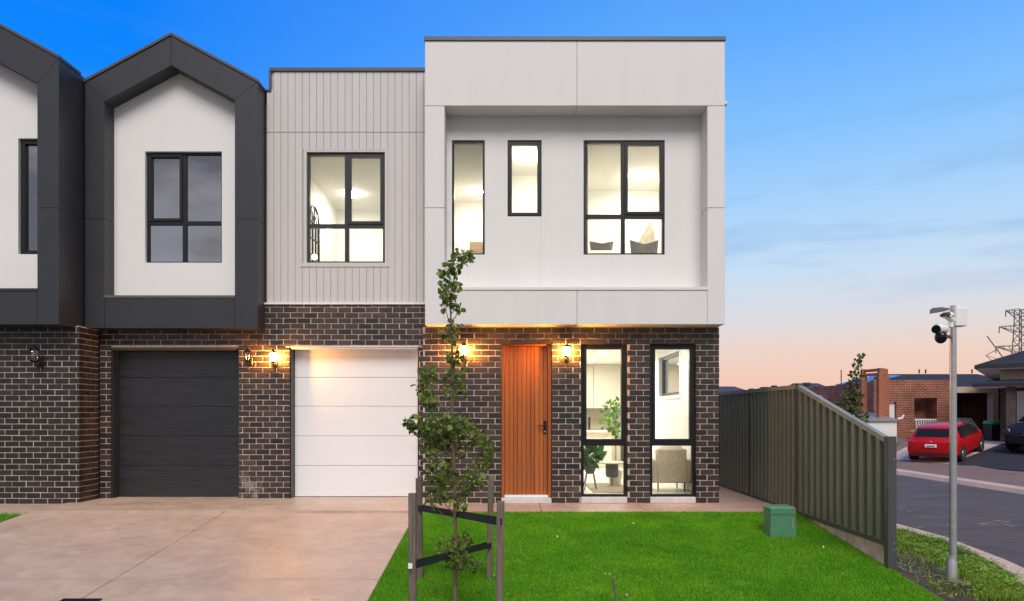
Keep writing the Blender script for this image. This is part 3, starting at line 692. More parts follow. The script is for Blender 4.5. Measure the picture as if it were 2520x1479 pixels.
panel(bx['x0'], bx['il'], BF, BB, bx['jz']+G, bx['ih']-G, parent=fc); panel(bx['x0'], bx['il'], BF, BB, bx['zb'], bx['jz']-G, parent=fc)
panel(bx['ir'], bx['x1'], BF, BB, bx['jz']+G, bx['ih']-G, parent=fc); panel(bx['ir'], bx['x1'], BF, BB, bx['zb'], bx['jz']-G, parent=fc)
panel(bx['il']+G*.5, bx['xm']-G, BF+.001, BB, bx['zb'], bx['is_'], parent=fc); panel(bx['xm']+G, bx['ir']-G, BF+.001, BB, bx['zb'], bx['is_'], parent=fc)
s = MB(); s.cbox(bx['il']-.02, bx['ir']+.001, BF-.012, BB, bx['is_']+.001, V(708, 10.2), .004); part('sill_flashing', s, M['panel'], T3)
s = MB(); s.cbox(bx['x0']-.012, bx['x1']+.012, BF-.018, .2, bx['zt']+.002, bx['zc'], .006); part('parapet_cap', s, M['cap'], T3)
# soffit liner between box and brick
s = MB(); s.box(bx['x0']+.01, bx['x1']-.01, BB, .24, 2.7135, 2.74); part('soffit', s, M['panel'], T3)
# window wall of the box
wa = (U(1112, 10.55), U(1193, 10.55), V(628, 10.55), V(346, 10.55)); wb = (U(1249, 10.55), U(1333, 10.55), V(534, 10.55), V(346, 10.55)); wc = (U(1436, 10.55), U(1636, 10.55), V(628, 10.55), V(346, 10.55))
s = MB(); s.wall(bx['x0']+.02, 2.999, BB, .30, 2.74, 6.88, [wa, wb, wc]); part('box_wall', s, M['inner'], T3)
s = MB(); s.box(U(1331, 10.55)-.0015, U(1331, 10.55)+.0015, BB-.0012, BB+.002, 3.26, wb[2]); part('wall_joint', s, M['clad_gap'], T3)
window(T3, *wa, .072, M['black'], M['glass'], fw=.032)
window(T3, *wb, .072, M['black'], M['glass'], sash=(0, 0), fw=.026)
window(T3, *wc, .072, M['black'], M['glass'], U(1534, 10.55), V(533, 10.55), (1, 1), .034, .062)
# --- clad section
CY = .40; cx0 = U(656, 10.9); cz0, cz1 = V(744, 10.9), V(178, 10.9); cj = V(327, 10.9); nx_ = U(668, 10.9); nz_ = V(222, 10.9)
wd_ = (U(755, 10.9), U(947, 10.9), V(648, 10.9), V(376, 10.9))
tr_ = .05; hole = (wd_[0]-tr_, wd_[1]+tr_, wd_[2]-tr_, wd_[3]+tr_*.7)
s = MB(); s.wall(nx_, bx['x0']+.02, CY+.013, .62, 3.118, cz1, [wd_]); s.box(cx0, nx_, CY+.013, .62, 3.118, nz_)
cw = part('clad_wall', s, M['clad_gap'], T3)
nb = 23; pit = (bx['x0']-cx0)/nb
for i in range(nb):
    a, b = cx0+i*pit+.003, cx0+(i+1)*pit-.003; top = cz1 if a > nx_-.05 else nz_
    for c, d_ in ((cz0, cj-.004), (cj+.004, top)):
        segs = [(a, b, c, d_)]
        if b > hole[0] and a < hole[1]:
            out = []
            l_, r_ = max(a, hole[0]), min(b, hole[1])
            if c < hole[2] < d_: out.append((a, b, c, hole[2]-.003))
            if c < hole[3] < d_: out.append((a, b, hole[3]+.003, d_))
            if a < hole[0]-.02: out.append((a, hole[0]-.003, max(c, hole[2]), min(d_, hole[3])))
            if b > hole[1]+.02: out.append((hole[1]+.003, b, max(c, hole[2]), min(d_, hole[3])))
            if c >= hole[3]: out = [(a, b, c, d_)]
            segs = out
        for q in segs:
            if q[3]-q[2] > .02 and q[1]-q[0] > .01:
                s = MB(); s.cbox(q[0], q[1], CY, CY+.0125, q[2], q[3], .003); part('board', s, M['clad'], cw)
s = MB(); s.cbox(hole[0], wd_[0]-.001, CY-.006, CY+.03, hole[2], hole[3], .003); s.cbox(wd_[1]+.001, hole[1], CY-.006, CY+.03, hole[2], hole[3], .003)
s.cbox(wd_[0]-.001, wd_[1]+.001, CY-.006, CY+.03, wd_[3]+.001, hole[3], .003); s.cbox(hole[0]-.06, hole[1]+.03, CY-.012, CY+.03, hole[2]-.018, wd_[2]-.001, .003)
part('window_trim', s, M['clad'], cw)
window(T3, *wd_, .43, M['blackgrey'], M['glass'], U(852, 10.9), V(556, 10.9), (1, 1), .036, .062)
s = MB(); s.cbox(U(648, 10.9), bx['x0']-.002, .362, .42, 3.119, cz0-.002, .003); part('base_flashing', s, M['white_metal'], T3)
s = MB(); s.cbox(nx_-.03, bx['x0']-.001, .375, .66, cz1, V(169, 10.9), .005); s.cbox(nx_-.035, nx_, .376, .66, nz_+.001, cz1, .004); s.cbox(cx0-.03, nx_, .375, .66, nz_-.03, nz_, .004)
part('parapet_cap', s, M['cap'], T3)
# shell: sides, back and roof
sw = (1.36, 3.40, V(945, 12.0), V(845, 12.6))  # small high side window
sw = (1.55, 3.25, 1.72, 2.50)
side = MB(); ys = [.25, sw[0], sw[1], 9.0]
for a, b in zip(ys, ys[1:]):
    if a == sw[0]: side.box(3.0, 3.18, a, b, 0, sw[2]); side.box(3.0, 3.18, a, b, sw[3], 6.9)
    else: side.box(3.0, 3.18, a, b, 0, 6.9)
side.box(-3.93, 3.18, 9.0, 9.2, 0, 6.8); side.box(-3.93, -3.80, .63, 9, 0, 6.5)
part('side_wall', side, M['panel'], T3)
s = MB(); s.box(-1.28, 3.1, .12, 9.1, 6.55, 6.7); s.box(-3.84, -1.281, .64, 9.1, 6.55, 6.7); part('roof', s, M['cap'], T3)
s = MB(); s.box(-3.80, 2.999, .64, 9, 2.72, 2.9); s.box(-1.3, 2.999, .30, .64, 2.745, 2.9); part('floor_slab', s, M['pale_conc'], T3)
s = MB(); s.cbox(3.182, 3.28, .0, .12, V(290, 10.4), V(243, 10.4)-.06, .01); s.cbox(3.182, 3.31, -.02, .14, V(243, 10.4)-.058, V(243, 10.4), .008); part('rain_head', s, M['panel'], T3)
s = MB(); s.cbox(3.182, 3.205, -.02, .06, V(716, 10.4), V(704, 10.4), .003); part('overflow_pipe', s, M['panel'], T3)
# side window in the ground floor room
s = MB(); s.cbox(3.02, 3.09, sw[0]+.004, sw[0]+.06, sw[2]+.004, sw[3]-.004, .003); s.cbox(3.02, 3.09, sw[1]-.06, sw[1]-.004, sw[2]+.004, sw[3]-.004, .003)
s.cbox(3.02, 3.09, sw[0]+.06, sw[1]-.06, sw[3]-.06, sw[3]-.004, .003); s.cbox(3.02, 3.09, sw[0]+.06, sw[1]-.06, sw[2]+.004, sw[2]+.06, .003)
w_ = part('side_window', s, M['blackgrey'], T3)
s = MB(); s.box(3.05, 3.056, sw[0]+.058, sw[1]-.058, sw[2]+.058, sw[3]-.058); part('pane', s, M['dark_glass'], w_)
s = MB(); s.cbox(2.935, 3.0, sw[0]-.07, sw[1]+.07, sw[2]-.07, sw[2]-.002, .004); s.cbox(2.95, 2.999, sw[0]-.06, sw[0]-.002, sw[2], sw[3]+.06, .003); s.cbox(2.95, 2.999, sw[1]+.002, sw[1]+.06, sw[2], sw[3]+.06, .003); s.cbox(2.95, 2.999, sw[0], sw[1], sw[3]+.002, sw[3]+.06, .003)
part('window_reveal', s, M['white_metal'], w_)
# rooms
room(T3, .70, 2.96, .255, 7.8, .088, 2.66, M['room'], M['room_floor'], [(sw[0], sw[1], sw[2], sw[3])])
room(T3, 1.20, 2.95, .305, 2.85, 2.95, 5.72, M['room'], M['room_floor'])
room(T3, -.02, 1.10, .305, 2.0, 2.95, 5.72, M['room'], M['room_floor'])
room(T3, -1.22, -.12, .305, 3.6, 2.95, 5.72, M['room'], M['room_floor'])
room(T3, -3.74, -1.55, .64, 4.1, 2.95, 5.72, M['room'], M['room_floor'])

# ------------------------------------------------------------------ houses 1 and 2: charcoal gables
def gable(parent, xa, za, half, y0, y1, eave_in, wl, wr, inner_l, inner_r, apex_in, zbeam_t, zb, jz, ywall, win, mats, room_depth, roofback=9.0, sill_y=None):
    k = .54; xl, xr = xa-half, xa+half; ze = za-half*k
    zi = lambda x: apex_in-abs(x-xa)*k
    zo = lambda x: za-abs(x-xa)*k
    g = .003
    core = MB(); e = .012
    core.prism([(xl+e, zb+e), (inner_l-e, zb+e), (inner_l-e, zi(inner_l)+.02), (xa, apex_in+e), (inner_r+e, zi(inner_r)+.02), (inner_r+e, zb+e), (xr-e, zb+e), (xr-e, zo(xr)-.01), (xa, za-e), (xl+e, zo(xl)-.01)], y0+e, y1-.01)
    fr_ = part('gable_frame', core, M['charcoal_gap'], parent)
    def pp(poly): 
        s = MB(); s.prism(poly, y0, y1); o = part('panel', s, M['charcoal'], fr_)
    pp([(xl, zb), (inner_l, zb), (inner_l, jz-g), (xl, jz-g)]); pp([(xl, jz+g), (inner_l, jz+g), (inner_l, zi(inner_l)-g), (xl, zo(xl)-g)])
    pp([(inner_r, zb), (xr, zb), (xr, jz-g), (inner_r, jz-g)]); pp([(inner_r, jz+g), (xr, jz+g), (xr, zo(xr)-g), (inner_r, zi(inner_r)-g)])
    pp([(xl, zo(xl)+g), (inner_l, zi(inner_l)+g), (xa-g, apex_in), (xa-g, za)]); pp([(xa+g, apex_in), (inner_r, zi(inner_r)+g), (xr, zo(xr)+g), (xa+g, za)])
    pp([(inner_l+g*2, zb), (inner_r-g*2, zb), (inner_r-g*2, zbeam_t), (inner_l+g*2, zbeam_t)])
    s = MB(); s.cbox(inner_l-.01, inner_r+.001, y0-.012, ywall+.01, zbeam_t+.001, zbeam_t+.042, .004); part('sill_flashing', s, mats['sill'], parent)
    # metal verge capping on the rakes, and the roof behind
    for sg in (-1, 1):
        s = MB(); xo = xa+sg*(half+.012)
        s.prism([(xa, za+.002), (xo, zo(xo)+.002), (xo, zo(xo)+.045), (xa, za+.045)], y0-.018, y0+.5); part('verge_cap', s, M['cap'], parent)
        s = MB(); s.prism([(xa, za-.02), (xa+sg*half, ze-.02), (xa+sg*half, ze-.12), (xa, za-.12)], y1, roofback); part('roof', s, M['charcoal'], parent)
    # white wall with its window
    s = MB(); xs_ = sorted({xl+.02, xa, xr-.02, win[0], win[1]})
    for p, q in zip(xs_, xs_[1:]):
        tp_ = [(q, zo(q)-.09), (p, zo(p)-.09)]
        if win[0] <= (p+q)/2 <= win[1]:
            s.prism([(p, zb+.02), (q, zb+.02), (q, win[2]), (p, win[2])], ywall, ywall+.22); s.prism([(p, win[3]), (q, win[3])]+tp_, ywall, ywall+.22)
        else: s.prism([(p, zb+.02), (q, zb+.02)]+tp_, ywall, ywall+.22)
    part('gable_wall', s, M['render_white'], parent)
    return fr_

T2 = thing('townhouse', 'townhouse with a charcoal gable frame round a white wall and a charcoal garage door', 'house', (U(421, 10.6), .38, 0), 'terrace of townhouses')
w2 = (U(357, 10.83), U(546, 10.83), V(648, 10.83), V(374, 10.83))
gable(T2, U(421.5, 10.57), V(82, 10.57)-.045, (U(633, 10.57)-U(208, 10.57))/2-.002, .07, .42, None, 0, 0, U(257, 10.57), U(578, 10.57), V(162, 10.57), V(735, 10.57), V(806, 10.57), V(540, 10.57), .33, w2, dict(sill=M['taupe']), 3)
window(T2, *w2, .385, M['black'], M['dark_glass'], U(455, 10.9), V(551, 10.9), (0, 1), .034, .062)
mw = MB(); mw.wall(-6.573, XP, .389, .62, 0, 2.70, [grow(garB, .006)]); bw2 = part('brick_wall', mw, M['mortar'], T2)
lay(bw2, [q for q in garage_wall if q[1][0] <= XP], 300)
garage(T2, garB, M['dark_door'], M['charcoal'], M['taupe'], 'charcoal woodgrain sectional garage door of five panels')
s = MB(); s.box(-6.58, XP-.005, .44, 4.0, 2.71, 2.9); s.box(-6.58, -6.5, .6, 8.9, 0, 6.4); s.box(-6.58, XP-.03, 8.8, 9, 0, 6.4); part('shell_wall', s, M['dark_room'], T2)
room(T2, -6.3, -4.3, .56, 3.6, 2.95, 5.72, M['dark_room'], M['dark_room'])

T1 = thing('townhouse', 'end townhouse cut off by the photo edge, its dark brick wall carrying a black lantern', 'house', (-7.974, -.12, 0), 'terrace of townhouses')
w1 = (U(45, 10.26), -6.975, V(627, 10.26), V(342, 10.26))
gable(T1, -7.974, V(137, 10.0)+1.337*.54-.045, 1.337, -.50, .40, None, 0, 0, -7.974-1.022, U(92, 10.0), V(205, 10.0)+1.022*.54, V(718, 10.0), V(797, 10.0), V(513, 10.0), -.24, w1, dict(sill=M['charcoal']), 3)
window(T1, *w1, -.19, M['black'], M['dark_glass'], fw=.03, sash=(0, 0))
mw = MB(); mw.box(-12, -6.589, -.111, .13, 0, 2.716); mw.box(-6.83, -6.589, .13, .388, 0, 2.716); bw1 = part('brick_wall', mw, M['mortar'], T1)
pl = bricks_x(-11.9, -6.58, .004, 2.716, -.12, [], .27, inview=lambda x: x > -7.95, tone=dark_tone)
for p, q, zb, zt in courses(-.008, .378, .004, 2.716, [], .35):
    pl.append(((q-p)*(zt-zb)*4, (-6.58, (p+q)/2, (zb+zt)/2), R(90), q-p, zt-zb, tone()))
lay(bw1, pl, 300)
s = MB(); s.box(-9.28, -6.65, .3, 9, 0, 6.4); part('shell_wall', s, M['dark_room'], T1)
# ------------------------------------------------------------------ lights in the rooms
ceiling_light((2.33, 2.0, 5.72), .15, 'round ceiling light in the upstairs bedroom with the bed', 27)
ceiling_light((.28, .95, 5.72), .15, 'round ceiling light behind the short single upstairs window', 16)
ceiling_light((-.66, 2.85, 5.72), .09, 'small ceiling light behind the tall narrow upstairs window', 20)
ceiling_light((-3.15, 3.0, 5.72), .12, 'round ceiling light behind the window in the grooved cladding', 34)
ceiling_light((1.885, 3.8, 2.66), .06, 'nearer recessed downlight in the living room ceiling', 60)
ceiling_light((1.92, 5.8, 2.66), .06, 'farther recessed downlight in the living room ceiling', 60)
area('room_lamp', (1.9, 1.3, 2.62), .9, .7, 34, (1, .98, .93))

# ------------------------------------------------------------------ wall lamps
LAMPG = 'wall lanterns on the dark brick'
def wall_lamp(x, z, y, lit, label, sc=1.0, clearglass=True):
    t = thing('wall_lamp', label, 'wall lamp', (x, y, z), LAMPG)
    c = (x, y-.125*sc, z); k = sc
    s = MB(); s.cbox(x-.035*k, x+.035*k, y-.018, y+.003, z-.13*k, z-.01*k, .006); part('backplate', s, M['black'], t)
    s = MB(); s.tube([(x, y-.015, z-.09*k), (x, y-.075*k, z-.128*k), (x, y-.125*k, z-.11*k), (x, y-.125*k, z-.07*k)], .009*k, 8); part('arm', s, M['black'], t, True)
    s = MB(); s.lathe([(.012*k, -.085*k), (.045*k, -.07*k), (.05*k, -.055*k)], c, 16); part('cup', s, M['black'], t, True)
    s = MB(); s.lathe([(.036*k, -.054*k), (.042*k, .0), (.038*k, .075*k)], c, 16); part('lamp_glass', s, M['lampglow'] if lit else M['lamp_clear'], t, True)
    s = MB(); s.lathe([(.062*k, .076*k), (.05*k, .09*k), (.02*k, .118*k), (.008*k, .135*k)], c, 16)
    for i in range(4):
        g = R(45+90*i); s.tube([(c[0]+.047*k*math.cos(g), c[1]+.047*k*math.sin(g), c[2]-.056*k), (c[0]+.05*k*math.cos(g), c[1]+.05*k*math.sin(g), c[2]+.078*k)], .0035*k, 5)
    part('cap', s, M['black'], t, True)
wall_lamp(U(1142, 10.42), V(864, 10.42), 0, True, 'lit wall lamp behind the young tree, left of the timber door')
wall_lamp(U(1395, 10.42), V(866, 10.42), 0, True, 'lit wall lamp on the pier between timber door and tall window')
wall_lamp(U(674, 10.8), V(880, 10.8), .38, True, 'lit wall lamp on the pier beside the white garage door')
wall_lamp(U(612, 10.8), V(878, 10.8), .38, False, 'unlit clear glass lantern on the pier beside the charcoal garage door')
wall_lamp(U(93, 10.3), V(876, 10.3), -.12, False, 'unlit black lantern on the brick wall of the end townhouse', 1.2)

# ------------------------------------------------------------------ furniture seen through the windows
def leaf_quad(mb, p, d_, n_, L, Wd, curl=.25):
    """one rounded leaf: six triangles, folded along the midrib"""
    d_ = d_.normalized(); s_ = d_.cross(n_).normalized(); u_ = s_.cross(d_)
    q = [p, p+d_*L*.3+s_*Wd*.5+u_*curl*L*.12, p+d_*L*.72+s_*Wd*.42+u_*curl*L*.1, p+d_*L-u_*curl*L*.3, p+d_*L*.72-s_*Wd*.42+u_*curl*L*.1, p+d_*L*.3-s_*Wd*.5+u_*curl*L*.12, p+d_*L*.5-u_*curl*L*.02]
    mb.add(q, [(0, 1, 6), (1, 2, 6), (2, 3, 6), (3, 4, 6), (4, 5, 6), (5, 0, 6)])
def rv(): return Vector(rng.normal(size=3)).normalized()
def clump(mb, c, r, n, L, Wd, up=.3):
    for _ in range(n):
        v = rv(); rr = random.random()**.45; p = Vector(c)+Vector((v[0]*r[0], v[1]*r[1], v[2]*r[2]))*rr
        mb.tone = min(1, max(0, random.gauss(.5, .25)))
        d_ = (v+rv()*.9+Vector((0, 0, -up))).normalized(); k = random.uniform(.7, 1.25)
        leaf_quad(mb, p, d_, rv(), L*k, Wd*k)
FL = .09
t = thing('indoor_tree', 'tall leafy green indoor tree behind the left tall window', 'plant', (U(1514, 12.4), D(12.4), FL))
s = MB(); px_ = U(1514, 12.4); py_ = D(12.4)
s.tube([(px_, py_, FL+.2), (px_+.01, py_, .7), (px_-.01, py_, 1.2), (px_, py_, 1.5)], [.018, .015, .012, .006], 8); part('trunk', s, M['oak'], t, True)
s = MB()
for i in range(14):
    z = 1.0+.045*i; a = i*2.4; r = .17*(1-.45*abs(i-6)/8); c = (px_+r*math.cos(a), py_+r*.8*math.sin(a), z); clump(s, c, (.10, .10, .07), 15, .10, .045, .1)
part('foliage', s, M['houseleaf'], t)
s = MB(); s.lathe([(.10, FL), (.14, FL+.26), (.125, FL+.26), (.12, FL+.22)], (px_, py_, 0), 18); part('pot', s, M['linen'], t, True)
t = thing('indoor_plant', 'dark broad leaved plant on a metal stand low in the left tall window', 'plant', (U(1450, 11.6), D(11.6), FL))
px_, py_ = U(1452, 11.6), D(11.6); s = MB()
clump(s, (px_, py_, .66), (.17, .16, .17), 85, .15, .10, -.1); part('foliage', s, M['darkleaf'], t)
s = MB()
for i in range(4):
    g = R(45+90*i); s.tube([(px_+.07*math.cos(g), py_+.07*math.sin(g), .42), (px_+.15*math.cos(g), py_+.15*math.sin(g), FL)], .008, 6)
part('stand', s, M['grey_cloth'], t, True)
s = MB(); s.lathe([(.07, .36), (.11, .52), (.10, .52)], (px_, py_, 0), 16); part('pot', s, M['grey_cloth'], t, True)
t = thing('side_table', 'small pale round topped table with a grey drum base in the living room', 'table', (U(1508, 12.2), D(12.2), FL))
px_, py_ = U(1506, 12.1), D(12.1); s = MB(); s.lathe([(.22, .0), (.235, .015), (.22, .03)], (px_, py_, .50), 24); part('tabletop', s, M['linen'], t, True)
s = MB(); s.lathe([(.10, .26), (.115, .3), (.115, .5)], (px_, py_, 0), 20); s.lathe([(.012, FL), (.012, .26)], (px_, py_, 0), 8); part('base', s, M['grey_cloth'], t, True)
mb = MB(); mb.cbox(U(1452, 11.6), U(1545, 11.6), D(11.15), D(12.6), FL, FL+.012, .004); tag(part('rug', mb, M['rug']), 'beige woven rug on the pale floor of the living room', 'rug')
# armchair seen from behind
t = thing('armchair', 'beige boucle armchair with thin dark legs seen from behind through the right tall window', 'armchair', (U(1655, 11.5), D(11.5), FL))
ax0, ax1 = U(1615, 11.25), U(1689, 11.25); ay = D(11.2)
s = MB(); s.cbox(ax0, ax1, ay, ay+.14, .24, .80, .022); part('backrest', s, M['boucle'], t, True)
s = MB(); s.cbox(ax0+.01, ax1-.01, ay+.14, ay+.62, .24, .46, .04); part('seat', s, M['boucle'], t, True)
for xx in (ax0-.085, ax1-.03):
    s = MB(); s.cbox(xx, xx+.11, ay+.02, ay+.66, .24, .62, .022); part('arm', s, M['boucle'], t, True)
for xx in (ax0+.03, ax1-.03):
    for yy in (ay+.05, ay+.56):
        s = MB(); s.tube([(xx, yy, .245), (xx, yy, FL)], [.013, .009], 8); part('leg', s, M['black'], t, True)
s = MB(); s.ball(((ax0+ax1)/2+.02, ay+.17, .80), (.20, .07, .08)); tag(part('cushion', s, M['linen'], None, True), 'cream cushion leaning on the back of the beige armchair', 'cushion')
# kitchen run at the back of the living room
t = thing('kitchen_cabinets', 'cream kitchen wall cupboards and bench at the back of the living room', 'cabinets', (1.7, 7.5, FL))
for i in range(3):
    s = MB(); s.cbox(.72+i*.7, 1.412+i*.7, 7.2, 7.78, 1.52, 2.655, .004); part('cupboard', s, M['cabinet'], t)
s = MB(); s.cbox(.72, 2.8, 7.1, 7.78, FL, .95, .004); part('bench', s, M['cabinet'], t)
s = MB(); s.box(.72, 2.8, 7.77, 7.79, .955, 1.515); part('splashback', s, M['splash'], t)
s = MB(); s.cbox(U(1452, 17.5)-.02, U(1452, 17.5)+.02, 7.05, 7.098, .55, .88, .004); s.cbox(U(1452, 17.5)-.02, U(1452, 17.5)+.02, 7.1, 7.3, .97, 1.30, .004); part('handle', s, M['black'], t)
mb = MB(); mb.cbox(.9, 2.4, 6.3, 6.31, FL, .93, .003); mb.cbox(.85, 2.45, 5.75, 6.35, .93, .97, .004); mb.cbox(.9, 2.4, 5.9, 6.29, FL, .928, .003)
tag(part('island_bench', mb, M['linen']), 'pale island bench in front of the kitchen cupboards', 'bench')
# bedroom
t = thing('bed', 'made bed with cream covers behind the large upstairs window', 'bed', (2.1, 1.5, 2.95))
s = MB(); s.cbox(1.35, 2.85, .9, 2.75, 2.97, 3.72, .05); part('mattress', s, M['linen'], t, True)
s = MB(); s.ball((1.75, 1.2, 3.86), (.30, .25, .16)); s.ball((2.42, 1.2, 3.88), (.36, .25, .15)); part('quilt', s, M['linen'], t, True)
s = MB(); s.cbox(1.25, 2.9, 2.78, 2.84, 2.97, 4.10, .02); part('headboard', s, M['oak'], t, True)
def pillow(x, z, w_, h_, rot, label):
    mb = MB(); c, s_ = math.cos(rot), math.sin(rot)
    pts = [(-w_, -h_), (w_, -h_), (w_*1.12, h_*1.1), (0, h_*.55), (-w_*1.12, h_*1.1)]
    q = MB(); n = 5
    for yo, k in ((-.07, .7), (0, 1.0), (.07, .7)):
        for a, b in pts: mb.v.append((x+(a*c-b*s_)*k, 2.2+yo, z+(a*s_+b*c)*k)); mb.t.append(.5)
    for L in range(2):
        for i in range(n): mb.f.append((L*n+i, L*n+(i+1) % n, (L+1)*n+(i+1) % n, (L+1)*n+i))
    mb.f += [tuple(range(n)), tuple(range(2*n, 3*n))]
    tag(part('pillow', mb, M['grey_cloth'], None, True), label, 'pillow', 'grey pillows on the upstairs bed')
pillow(U(1480, 12.7), V(607, 12.7), .20, .08, 0, 'grey pillow lying flat at the left of the upstairs bed')
pillow(U(1585, 12.7), V(612, 12.7), .24, .14, 0, 'grey pillow with raised corners at the right of the upstairs bed')
t = thing('wardrobe_mirror', 'sloping grey panel standing behind the upstairs bed', 'panel', (U(1587, 13.2), 2.7, 2.95))
s = MB(); s.prism([(U(1560, 13.2), V(620, 13.2)), (U(1605, 13.2), V(620, 13.2)), (U(1605, 13.2), V(548, 13.2)), (U(1598, 13.2), V(548, 13.2))], 2.68, 2.74); part('panel', s, M['rug'], t)
# tall narrow window: bedhead; clad window: arched mirror and bedside lamp
mb = MB(); mb.cbox(U(1156, 13.6), -.14, 3.05, 3.12, 3.0, V(597, 13.6), .01); tag(part('timber_cabinet', mb, M['oak']), 'pale timber cabinet low in the tall narrow upstairs window', 'cabinet')
t = thing('arched_mirror', 'arched black framed window style mirror on the left wall behind the clad window', 'mirror', (-3.72, 2.4, 3.9))
yc, rw = D(12.88), .30; zt_ = V(515, 12.88)-.02; zb_ = 3.72; xm = -3.725
def bar(pts, w_): 
    s = MB(); s.tube([(xm, y_, z_) for y_, z_ in pts], w_, 6); return s
arc = [(yc+rw*math.cos(R(a)), zt_-rw*.9+rw*1.1*math.sin(R(a))) for a in range(0, 181, 15)]
s = bar([(yc+rw, zb_)]+arc+[(yc-rw, zb_), (yc+rw, zb_)], .017); part('frame', s, M['black'], t, True)
for k in (-.33, .33):
    part('bar', bar([(yc+rw*k, zb_), (yc+rw*k, zt_-rw*.9)], .010), M['black'], t, True)
for k in range(4):
    z = zb_+(zt_-rw*.9-zb_)*(k+1)/4; part('bar', bar([(yc-rw, z), (yc+rw, z)], .010), M['black'], t, True)
for a in (45, 90, 135):
    part('bar', bar([(yc, zt_-rw*.9), (yc+rw*math.cos(R(a)), zt_-rw*.9+rw*1.1*math.sin(R(a)))], .010), M['black'], t, True)
part('bar', bar([(yc+rw*.45*math.cos(R(a)), zt_-rw*.9+rw*.5*math.sin(R(a))) for a in range(0, 181, 20)], .010), M['black'], t, True)
s = MB(); s.box(xm-.012, xm-.008, yc-rw+.01, yc+rw-.01, zb_, zt_-rw*.9); part('glass', s, M['mirror'], t)
lx, ly, lz = U(774, 12.2), D(12.2), V(634, 12.2)
t = thing('table_lamp', 'small glowing table lamp at the lower left of the clad window', 'lamp', (lx, ly, 3.5))
s = MB(); s.ball((lx, ly, lz), .05); part('lamp_shade', s, emit('table_lamp_glow', (1, .62, .25, 1), 14), t, True)
s = MB(); s.lathe([(.06, 3.5), (.015, 3.52), (.012, lz-.045)], (lx, ly, 0), 12); part('base', s, M['oak'], t, True)
mb = MB(); mb.cbox(lx-.2, lx+.25, ly-.2, ly+.25, 2.96, 3.497, .01); tag(part('bedside_table', mb, M['oak']), 'bedside table under the small lamp behind the clad window', 'table')

# ------------------------------------------------------------------ fence
FX = 4.0
F = thing('metal_fence', 'olive corrugated steel side fence with a raked front bay and slate posts', 'fence', (FX, -1.0, 0))
def rib_sheet(y0, y1, ztop, zbot, n):
    """corrugated sheet between y0 and y1 with n ribs; profile towards the lawn"""
    mb = MB(); p = (y1-y0)/n; prof = []
    for i in range(n):
        a = y0+i*p; prof += [(a, 0), (a+p*.42, 0), (a+p*.50, -.040), (a+p*.92, -.040)]
    prof.append((y1, 0)); m_ = len(prof); vs = []
    for dx_ in (0, .0016):
        for y, x in prof: vs += [(FX+x+dx_, y, zbot), (FX+x+dx_, y, ztop(y))]
    fs = [(2*i, 2*i+2, 2*i+3, 2*i+1) for i in range(m_-1)]+[(2*m_+2*i, 2*m_+2*i+1, 2*m_+2*i+3, 2*m_+2*i+2) for i in range(m_-1)]
    return mb.add(vs, fs)
posts = [(-3.28, 1.13), (-1.01, 1.79), (.90, 1.79), (2.85, 1.79), (4.8, 1.79), (6.75, 1.79)]
for i, (y, zt) in enumerate(posts):
    s = MB(); k = .040 if i else .046; s.cbox(FX-k, FX+k, y-k*.9, y+k*.9, -.55 if i == 0 else -.3, zt+.01, .004); part('post', s, M['fence_post'], F)
    if i == 0:
        s = MB()
        for z in (-.06, .0): s.lathe([(.010, 0), (.010, .004)], (FX-.02, 0, 0), 8); s = MB()
        for z in (-.05, .02, .9): s.tube([(FX+.02, y-k*.9-.004, z), (FX+.02, y-k*.9+.002, z)], .007, 8)
        part('bolt', s, M['steel'], F)
for (ya, za), (yb, zb) in zip(posts, posts[1:]):
    f_ = lambda y: za+(zb-za)*(y-ya)/(yb-ya)-.035
    a, b = ya+.042, yb-.040
    for j in range(3): part('sheet', rib_sheet(a+(b-a)*j/3+.001, a+(b-a)*(j+1)/3-.001, f_, .02, 4), M['fence'], F)
    s = MB(); vs = [(FX+dx_, y, f_(y)+dz_) for y in (a-.001, b+.001) for dx_, dz_ in ((-.046, -.03), (.014, -.03), (.014, .028), (-.046, .028))]
    s.add(vs, [(0, 1, 5, 4), (1, 2, 6, 5), (2, 3, 7, 6), (3, 0, 4, 7), (3, 2, 1, 0), (4, 5, 6, 7)]); part('rail', s, M['fence_rail_skylit'], F)
    s = MB(); s.cbox(FX-.046, FX+.014, a, b, -.02, .035, .003); part('rail', s, M['fence_post'], F)
s = MB(); s.cbox(FX-.03, FX+.03, -3.24, -1.05, -.6, -.021, .005); part('plinth', s, mat('plinth_concrete', (.44, .40, .33, 1), .85, var=.30, scale=7, bump=.3), F)

# green pillar box
gx, gy = U(1918, 8.46), D(8.46); gzz = gz(gy)
t = thing('utility_pillar', 'green plastic utility box on the lawn beside the fence', 'utility box', (gx, gy, gzz))
s = MB(); w0, w1_, dp = .162, .150, .13
s.add([(gx-w0, gy-dp, gzz-.03), (gx+w0, gy-dp, gzz-.03), (gx+w0, gy+dp, gzz-.03), (gx-w0, gy+dp, gzz-.03), (gx-w1_, gy-dp+.012, gzz+.27), (gx+w1_, gy-dp+.012, gzz+.27), (gx+w1_, gy+dp-.012, gzz+.27), (gx-w1_, gy+dp-.012, gzz+.27)],
      [(0, 1, 5, 4), (1, 2, 6, 5), (2, 3, 7, 6), (3, 0, 4, 7), (0, 3, 2, 1), (4, 5, 6, 7)]); part('body', s, M['green_box'], t)
s = MB(); a = w1_+.002
ring = [[(gx-a, gy-dp+.004, z), (gx+a, gy-dp+.004, z), (gx+a, gy+dp-.004, z), (gx-a, gy+dp-.004, z)] for z in (gzz+.262, gzz+.335)]
